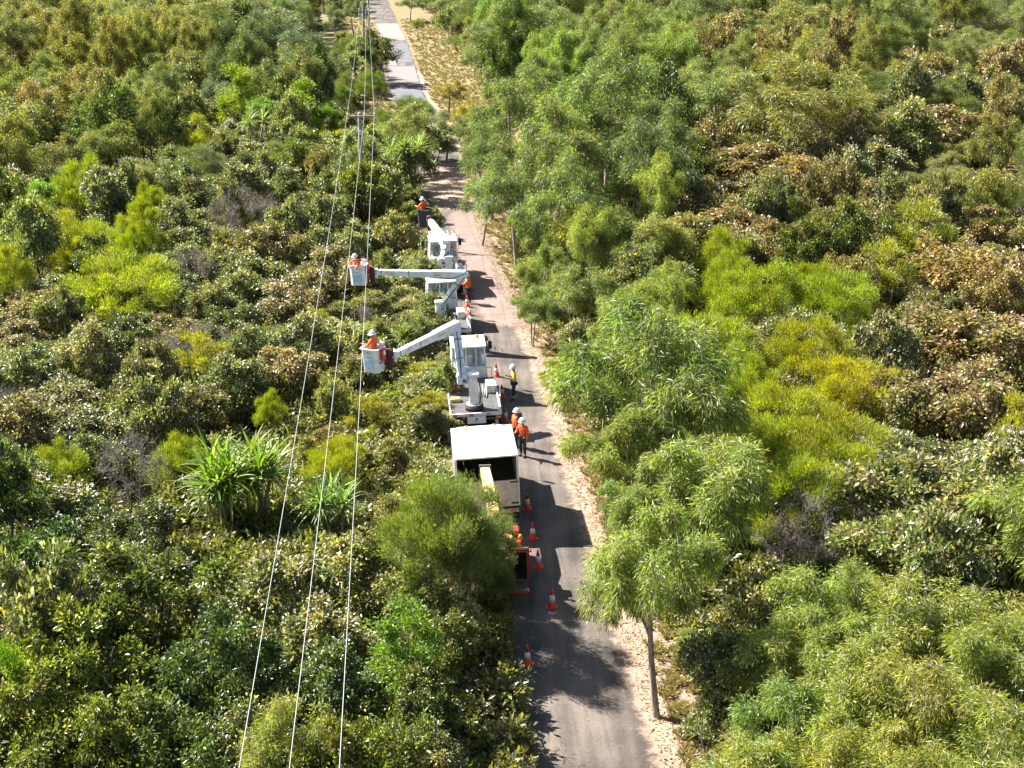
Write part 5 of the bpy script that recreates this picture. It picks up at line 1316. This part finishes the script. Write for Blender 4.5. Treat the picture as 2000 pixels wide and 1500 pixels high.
def skin_mesh(name, verts, edges, radii, sub=2):
    me = bpy.data.meshes.new(name); me.from_pydata([Vector(v) for v in verts], edges, []); 
    o = bpy.data.objects.new(name, me); COL.objects.link(o)
    md = o.modifiers.new("skin", 'SKIN'); md.use_smooth_shade = True
    for sv, r in zip(me.skin_vertices[0].data, radii):
        sv.radius = r if isinstance(r, tuple) else (r, r)
    me.skin_vertices[0].data[0].use_root = True
    ss = o.modifiers.new("sub", 'SUBSURF'); ss.levels = sub; ss.render_levels = sub
    dg = bpy.context.evaluated_depsgraph_get()
    res = bpy.data.meshes.new_from_object(o.evaluated_get(dg))
    bpy.data.objects.remove(o); bpy.data.meshes.remove(me)
    res.name = name
    return res

def person(loc, yaw, label, shirt=HIVIS, pants=NAVYD, look=(0, 0), la=None, ra=None, stride=0.0, hat_brim=0.20, lean=0.0, vest=None, group=None, scale=1.0, cuff=False):
    """standing figure facing +y before yaw; la/ra = (elbow, wrist) offsets of the left/right arm from the shoulder"""
    root = empty("person", loc, (0, 0, math.radians(yaw))); root.scale = (scale,) * 3
    tag(root, label, "person", group)
    ln = lean
    hip = Vector((0, 0, 0.94)); ch = Vector((0, 0.02 + ln * 0.35, 1.28)); nk = Vector((0, 0.02 + ln * 0.55, 1.50)); hd = Vector((look[0] * 0.04, 0.05 + ln * 0.7, 1.63)); tp = hd + Vector((0, 0.0, 0.11))
    sh = [Vector((-0.19, 0.01 + ln * 0.5, 1.42)), Vector((0.19, 0.01 + ln * 0.5, 1.42))]
    la = la or ((-0.07, -0.03, -0.29), (-0.05, 0.08, -0.53)); ra = ra or ((0.07, -0.03, -0.29), (0.05, 0.08, -0.53))
    el = [sh[0] + Vector(la[0]), sh[1] + Vector(ra[0])]; wr = [sh[0] + Vector(la[1]), sh[1] + Vector(ra[1])]
    hipj = [Vector((-0.10, 0, 0.90)), Vector((0.10, 0, 0.90))]
    kn = [Vector((-0.11, 0.03 + stride * 0.5, 0.49)), Vector((0.11, 0.03 - stride * 0.4, 0.49))]
    an = [Vector((-0.12, -0.02 + stride, 0.09)), Vector((0.12, -0.02 - stride, 0.09))]
    toe = [a + Vector((-0.02 if i == 0 else 0.02, 0.17, -0.04)) for i, a in enumerate(an)]
    # one continuous body
    V = [hip, (hip + ch) / 2, ch, nk - Vector((0, 0, 0.03)), nk + Vector((0, 0.01, 0.06)), hd - Vector((0, 0.01, 0.02)), tp]
    R = [(0.15, 0.115), (0.135, 0.10), (0.165, 0.115), (0.075, 0.07), (0.055, 0.06), (0.078, 0.098), (0.06, 0.075)]
    E = [(i, i + 1) for i in range(6)]
    for i in range(2):
        b = len(V); hdv = (wr[i] - el[i]).normalized()
        V += [sh[i], el[i], wr[i], wr[i] + hdv * 0.09]; R += [0.062, 0.045, 0.030, (0.042, 0.022)]
        E += [(2, b), (b, b + 1), (b + 1, b + 2), (b + 2, b + 3)]
    for i in range(2):
        b = len(V); V += [hipj[i], kn[i], an[i], toe[i]]; R += [0.092, 0.060, 0.042, (0.045, 0.035)]
        E += [(0, b), (b, b + 1), (b + 1, b + 2), (b + 2, b + 3)]
    me = skin_mesh("body", V, E, R)
    bm = bmesh.new(); bm.from_mesh(me); mb = MB(); mb.bm.free(); mb.bm = bm
    # fingers: five of unequal length per hand, gently curled; thumb leaves the side of the palm
    for i in range(2):
        d = (wr[i] - el[i]).normalized(); side = d.cross(Vector((0, 0, 1))); side = side.normalized() if side.length > 0.1 else Vector((1, 0, 0)); nrm = side.cross(d).normalized()
        pb = wr[i] + d * 0.095
        for k, ln_ in enumerate((0.062, 0.074, 0.070, 0.054)):
            s0 = pb + side * (k - 1.5) * 0.019
            mb.tube([s0, s0 + d * ln_ * 0.5 - nrm * 0.008, s0 + d * ln_ * 0.85 - nrm * 0.03], [0.0095, 0.0088, 0.006], 6)
        s0 = wr[i] + d * 0.04 + side * 0.034
        mb.tube([s0, s0 + side * 0.026 + d * 0.022, s0 + side * 0.03 + d * 0.05 - nrm * 0.01], [0.011, 0.010, 0.007], 6)
    # face: nose, eye sockets' brows, mouth line, ears
    f = Matrix.Rotation(math.radians(-look[0] * 40), 3, 'Z') @ Vector((0, 1, 0)); sx = Vector((f.y, -f.x, 0))
    mb.tube([hd + f * 0.09 + Vector((0, 0, 0.03)), hd + f * 0.118 - Vector((0, 0, 0.015))], [0.010, 0.016], 6)
    mb.tube([hd + f * 0.092 - sx * 0.025 - Vector((0, 0, 0.05)), hd + f * 0.095 + sx * 0.025 - Vector((0, 0, 0.05))], 0.007, 5)
    for s_ in (-1, 1):
        mb.tube([hd + sx * s_ * 0.08 + Vector((0, 0, 0.03)), hd + sx * s_ * 0.092 - Vector((0, 0, 0.03))], [0.014, 0.010], 6)
        mb.tube([hd + f * 0.088 + sx * s_ * 0.016 + Vector((0, 0, 0.03)), hd + f * 0.085 + sx * s_ * 0.05 + Vector((0, 0, 0.028))], 0.008, 5)
    mb.build("body", SKIN, root)
    # clothes follow the same skeleton, a little larger
    Vs = [hip - Vector((0, 0, 0.04)), (hip + ch) / 2, ch, nk - Vector((0, 0, 0.035))]; Rs = [(0.178, 0.145), (0.165, 0.132), (0.19, 0.142), (0.088, 0.085)]; Es = [(0, 1), (1, 2), (2, 3)]
    for i in range(2):
        b = len(Vs); Vs += [sh[i], el[i], wr[i] - (wr[i] - el[i]) * 0.06]; Rs += [0.088, 0.066, 0.052]; Es += [(2, b), (b, b + 1), (b + 1, b + 2)]
    so_ = link("shirt", skin_mesh("shirt", Vs, Es, Rs), shirt, root)
    Vp = [hip + Vector((0, 0, 0.03))]; Rp = [(0.165, 0.13)]; Ep = []
    for i in range(2):
        b = len(Vp); Vp += [hipj[i], kn[i], an[i] + Vector((0, 0, 0.05))]; Rp += [0.115, 0.085, 0.075]; Ep += [(0, b), (b, b + 1), (b + 1, b + 2)]
    po = link("trousers", skin_mesh("trousers", Vp, Ep, Rp), pants, root)
    if vest:
        MB().lathe([(0.175, 0), (0.182, 0.03), (0.175, 0.06)], 18, Matrix.Translation(hip + Vector((0, 0, 0.10))) @ Matrix.Diagonal((1, 0.86, 1, 1))).build("reflective_tape", BAND, so_)
    if cuff:
        for i in range(2):
            q = an[i] + (kn[i] - an[i]) * 0.28
            MB().lathe([(0.084, -0.03), (0.088, 0), (0.084, 0.03)], 14, Matrix.Translation(q)).build("reflective_tape", BAND, po)
    for i in range(2):
        link("boot", skin_mesh("boot", [an[i] + Vector((0, 0, 0.10)), an[i] + Vector((0, 0, -0.02)), toe[i] + Vector((0, 0.02, 0.0))], [(0, 1), (1, 2)], [0.062, (0.062, 0.064), (0.056, 0.044)], 2), BOOT, root)
    # hair at the nape and a white hard hat with a wide sun brim
    MB().lathe([(0.0, -0.09), (0.07, -0.07), (0.098, 0.0), (0.10, 0.06), (0.0, 0.09)], 16, Matrix.Translation(hd + Vector((0, 0, 0.03)) - f * 0.022)).build("hair", HAIR, root)
    ht = MB().lathe([(hat_brim, 0.012), (hat_brim + 0.008, 0.02), (hat_brim - 0.02, 0.032), (0.145, 0.045), (0.138, 0.09), (0.115, 0.15), (0.07, 0.188), (0.0, 0.2)], 22,
                    Matrix.Translation(hd + Vector((0, 0, 0.02)) + f * 0.012) @ Matrix.Rotation(math.radians(-7 - 30 * max(0, look[1])), 4, sx))
    h_ = ht.build("hard_hat", HAT, root)
    MB().tube([hd + sx * 0.0 + f * 0.10 + Vector((0, 0, 0.2)), hd + Vector((0, 0, 0.235)), hd - f * 0.10 + Vector((0, 0, 0.185))], 0.018, 6).build("hat_ridge", HAT, h_)
    return root

def foot(u, v, z=0.03):
    p = at(u, v, z); return (p.x, p.y, z)
UP = ((-0.13, 0.10, -0.22), (-0.10, 0.34, -0.18)); UPR = ((0.13, 0.10, -0.22), (0.10, 0.34, -0.18))
person(foot(1004, 781), 100, "person in yellow and navy work shirt watching from the lane with white hard hat", HIVIS_Y, NAVY, (0.2, 0), ((-0.06, 0.06, -0.28), (0.02, 0.30, -0.24)), ((0.06, 0.06, -0.28), (-0.02, 0.28, -0.2)), 0.06, 0.16, vest=True, cuff=True)
person(foot(915, 592), 70, "person in orange shirt standing on the lane beside the middle lift truck", HIVIS, NAVYD, (0.0, 0), ((-0.10, 0.16, -0.22), (-0.04, 0.36, -0.1)), ((0.10, -0.04, -0.28), (0.16, 0.08, -0.48)), 0.05, 0.17)
person(foot(1021, 891), 150, "person in orange shirt at the corner of the box truck, closer to the lane", HIVIS, NAVYD, (0.1, 0), None, ((0.06, 0.1, -0.26), (0.0, 0.3, -0.2)), 0.04, 0.17)
person(foot(1006, 872), -70, "person in orange shirt pressed up against the box truck side", HIVIS, NAVYD, (0.0, 0), None, None, 0.03, 0.17)
# in the buckets: standing on the bucket floor
person((-6.2, 61.1, 3.37), 60, "person in orange shirt in the bucket nearest the box truck", HIVIS, NAVYD, (0.1, 0), UP, UPR, 0.0, 0.20)
person((-8.3, 75.2, 3.47), 150, "person in orange shirt crouching over the bucket at the end of the long level boom", HIVIS, NAVYD, (0.1, 0.2), ((-0.12, 0.18, -0.2), (-0.05, 0.36, -0.32)), ((0.12, 0.18, -0.2), (0.06, 0.36, -0.32)), 0.0, 0.18, lean=0.4, scale=0.93)
person((-5.78, 91.65, 2.80), 50, "person in orange shirt in the dark bucket at the head of the row", HIVIS, NAVYD, (0.1, 0), UP, UPR, 0.0, 0.18)

# ------------------------------------------------------------------ pandanus: each strap leaf a part
PLEAF = [(4, (0.115, 0.165, 0.016)), (3, (0.165, 0.20, 0.03)), (1.5, (0.24, 0.25, 0.075)), (0.7, (0.30, 0.26, 0.12))]
def strap_leaf(seed, L, W, bend, col):
    n = 7; V = []; F = []
    for i in range(n + 1):
        t = i / n
        a = bend * t ** 1.6
        y = L * (t - 0.28 * bend * t ** 2 * 0.5); z = -L * 0.42 * bend * t ** 2.2
        w = W * (0.75 + 0.5 * t - 1.18 * t ** 2.4)
        w = max(w, 0.004)
        V += [(-w / 2, y, z + w * 0.28), (0, y, z), (w / 2, y, z + w * 0.28)]
    for i in range(n):
        for k in (0, 1):
            F.append((i * 3 + k, i * 3 + k + 1, (i + 1) * 3 + k + 1, (i + 1) * 3 + k))
    return np_mesh("leaf", V, [np.array(F)], M_LEAF, np.tile(np.array(col), (len(V), 1)), True)
_r = np.random.default_rng(9)
STRAPS = [strap_leaf(i, 1.25, 0.10, b, c) for i, (b, c) in enumerate([(0.25, PLEAF[0][1]), (0.55, PLEAF[1][1]), (0.9, PLEAF[0][1]), (0.7, PLEAF[2][1]), (1.2, PLEAF[1][1]), (0.4, PLEAF[2][1])])]
DEADS = [strap_leaf(i + 20, 1.1, 0.075, 1.0, c) for i, c in enumerate([(0.20, 0.14, 0.09), (0.28, 0.22, 0.15)])]
FRUIT = plain("orange_fruit", (0.75, 0.42, 0.05), 0.6)
PAND = []
def pandanus(u, v, h, heads, s, label, per=34, spread=0.7, fruit=0, tint=(0.88, 1.02, 0.85), dead=True):
    p = at(u, v, h)
    root = empty("pandanus", (p.x, p.y, 0), (0, 0, random.uniform(0, 6.28)))
    tag(root, label, "pandanus", "pandanus palms among the shrubs"); PAND.append((p.x, p.y))
    tr = MB(); tops = []
    for k in range(heads):
        a = 2 * math.pi * k / heads + random.uniform(-0.4, 0.4); r = 0 if heads == 1 else spread * random.uniform(0.6, 1.1)
        top = Vector((math.cos(a) * r, math.sin(a) * r, h - 0.75 * s + random.uniform(-0.35, 0.1)))
        tr.tube([(0, 0, -0.1), (top.x * 0.3, top.y * 0.3, top.z * 0.5), tuple(top)], [0.10, 0.085, 0.07], 8)
        tops.append(top)
    tr.build("trunk", BARK_GREY, root)
    for top in tops:
        for i in range(per):
            t = i / per
            el = math.radians(84 - 92 * t + random.uniform(-10, 10)); az = i * 2.39996 + random.uniform(-0.2, 0.2)
            o = link("leaf", random.choice(STRAPS), None, root)
            o.location = top + Vector((0, 0, 0.18 - 0.25 * t))
            o.rotation_euler = Euler((el, 0, az), 'XYZ')
            k = s * random.uniform(0.75, 1.2); o.scale = (k * 1.05, k, k)
            q = random.uniform(0.75, 1.3); o.color = (tint[0] * q, tint[1] * q, tint[2] * q, 1)
        if dead:
            for i in range(9):
                o = link("dead_leaf", random.choice(DEADS), None, root); o.location = top - Vector((0, 0, 0.15))
                o.rotation_euler = Euler((math.radians(random.uniform(-70, -35)), 0, random.uniform(0, 6.28)), 'XYZ'); k = s * random.uniform(0.7, 1.0); o.scale = (k, k, k)
    for i in range(fruit):
        b = MB().lathe([(0, -0.10), (0.08, -0.06), (0.10, 0.0), (0.08, 0.07), (0, 0.10)], 10, Matrix.Translation(tops[i % len(tops)] + Vector((random.uniform(-0.3, 0.3), random.uniform(-0.3, 0.3), 0.25))))
        b.build("fruit", FRUIT, root)
    return root
pandanus(435, 890, 3.3, 6, 1.3, "large pandanus clump with bright arching strap leaves below the wires", 50, 1.0)
pandanus(505, 872, 3.5, 3, 1.2, "pandanus with upright strap leaves behind the large pandanus clump", 44, 0.7, tint=(0.95, 1, 1))
pandanus(645, 938, 2.7, 4, 0.95, "dark green pandanus with short straps under the power lines", 40, 0.6, tint=(0.75, 0.95, 1))
pandanus(780, 1035, 3.2, 1, 0.8, "pandanus spray with thin pale straps beside the feathery wattle", 24, 0.3, fruit=0, tint=(1, 1.05, 1))
pandanus(835, 1015, 3.5, 2, 0.8, "pandanus with yellow fruit in front of the feathery wattle", 26, 0.35, fruit=4, tint=(0.85, 1.05, 1.1))
pandanus(805, 268, 5.0, 4, 1.25, "tall pandanus with hanging straps at the bend of the lane", 32, 0.9, tint=(0.9, 1.05, 1))
pandanus(770, 275, 4.6, 2, 1.15, "pandanus close to the tall pandanus at the bend", 28, 0.6, tint=(0.9, 1.05, 1))
pandanus(785, 640, 2.2, 1, 0.85, "small bright pandanus below the near boom", 26, 0.3)
pandanus(815, 620, 2.3, 1, 0.9, "small upright pandanus beside the lower boom", 24, 0.3)
pandanus(500, 215, 5.0, 2, 1.2, "greyish pandanus among vivid green far trees", 26, 0.8, tint=(1.0, 1.0, 1.6))
pandanus(690, 665, 2.2, 1, 0.7, "pale dry pandanus behind the near bucket", 18, 0.3, tint=(2.4, 1.9, 3.0))

# ------------------------------------------------------------------ say which plant is which
SHORT = {'olive': 'olive shrub', 'deep': 'dark tree', 'brown': 'brown shrub', 'weep': 'drooping tree', 'euc': 'eucalypt', 'lime': 'lime wattle', 'gold': 'golden tree',
         'vivid': 'vivid tree', 'yellow': 'mustard shrub', 'smoke': 'feathery wattle', 'bare': 'leafless shrub', 'sapling': 'sapling'}
PX = np.array([(q[2], q[3]) for q in LABELS]); PK = [q[1] for q in LABELS]
for i, (e, kind, x, y, w, h, br) in enumerate(LABELS):
    dd = np.hypot(PX[:, 0] - x, PX[:, 1] - y)
    near_name = None
    if PAND and min(math.hypot(a - x, b - y) for a, b in PAND) < 2.6: near_name = 'pandanus'
    else:
        for j in np.argsort(dd)[1:9]:
            if PK[j] != kind and dd[j] < (3.6 if y < 110 else 6.0): near_name = SHORT[PK[j]]; break
    z = zone_of(x, y)
    size = '' if kind == 'sapling' else 'low' if h < 2.0 else 'medium' if h < 3.2 else 'high' if h < 4.6 else 'tall' if h < 7 else 'towering'
    form = 'narrow' if w < 0.72 * h else 'wide' if w > 1.15 * h else ''
    shade = 'brighter' if br > 1.13 else 'duller' if br < 0.95 else ''
    tail = (' beside ' + near_name) if near_name else ''
    words = [q for q in (size, form, shade) if q]
    while len((' '.join(words) + ' ' + KINDS[kind][2] + ' ' + z + tail).split()) > 16 and words: words.pop()
    e["label"] = (' '.join(words) + ' ' + KINDS[kind][2] + ' ' + z + tail).strip()
    e["group"] = KINDS[kind][0].replace('_', ' ') + ' plants ' + z
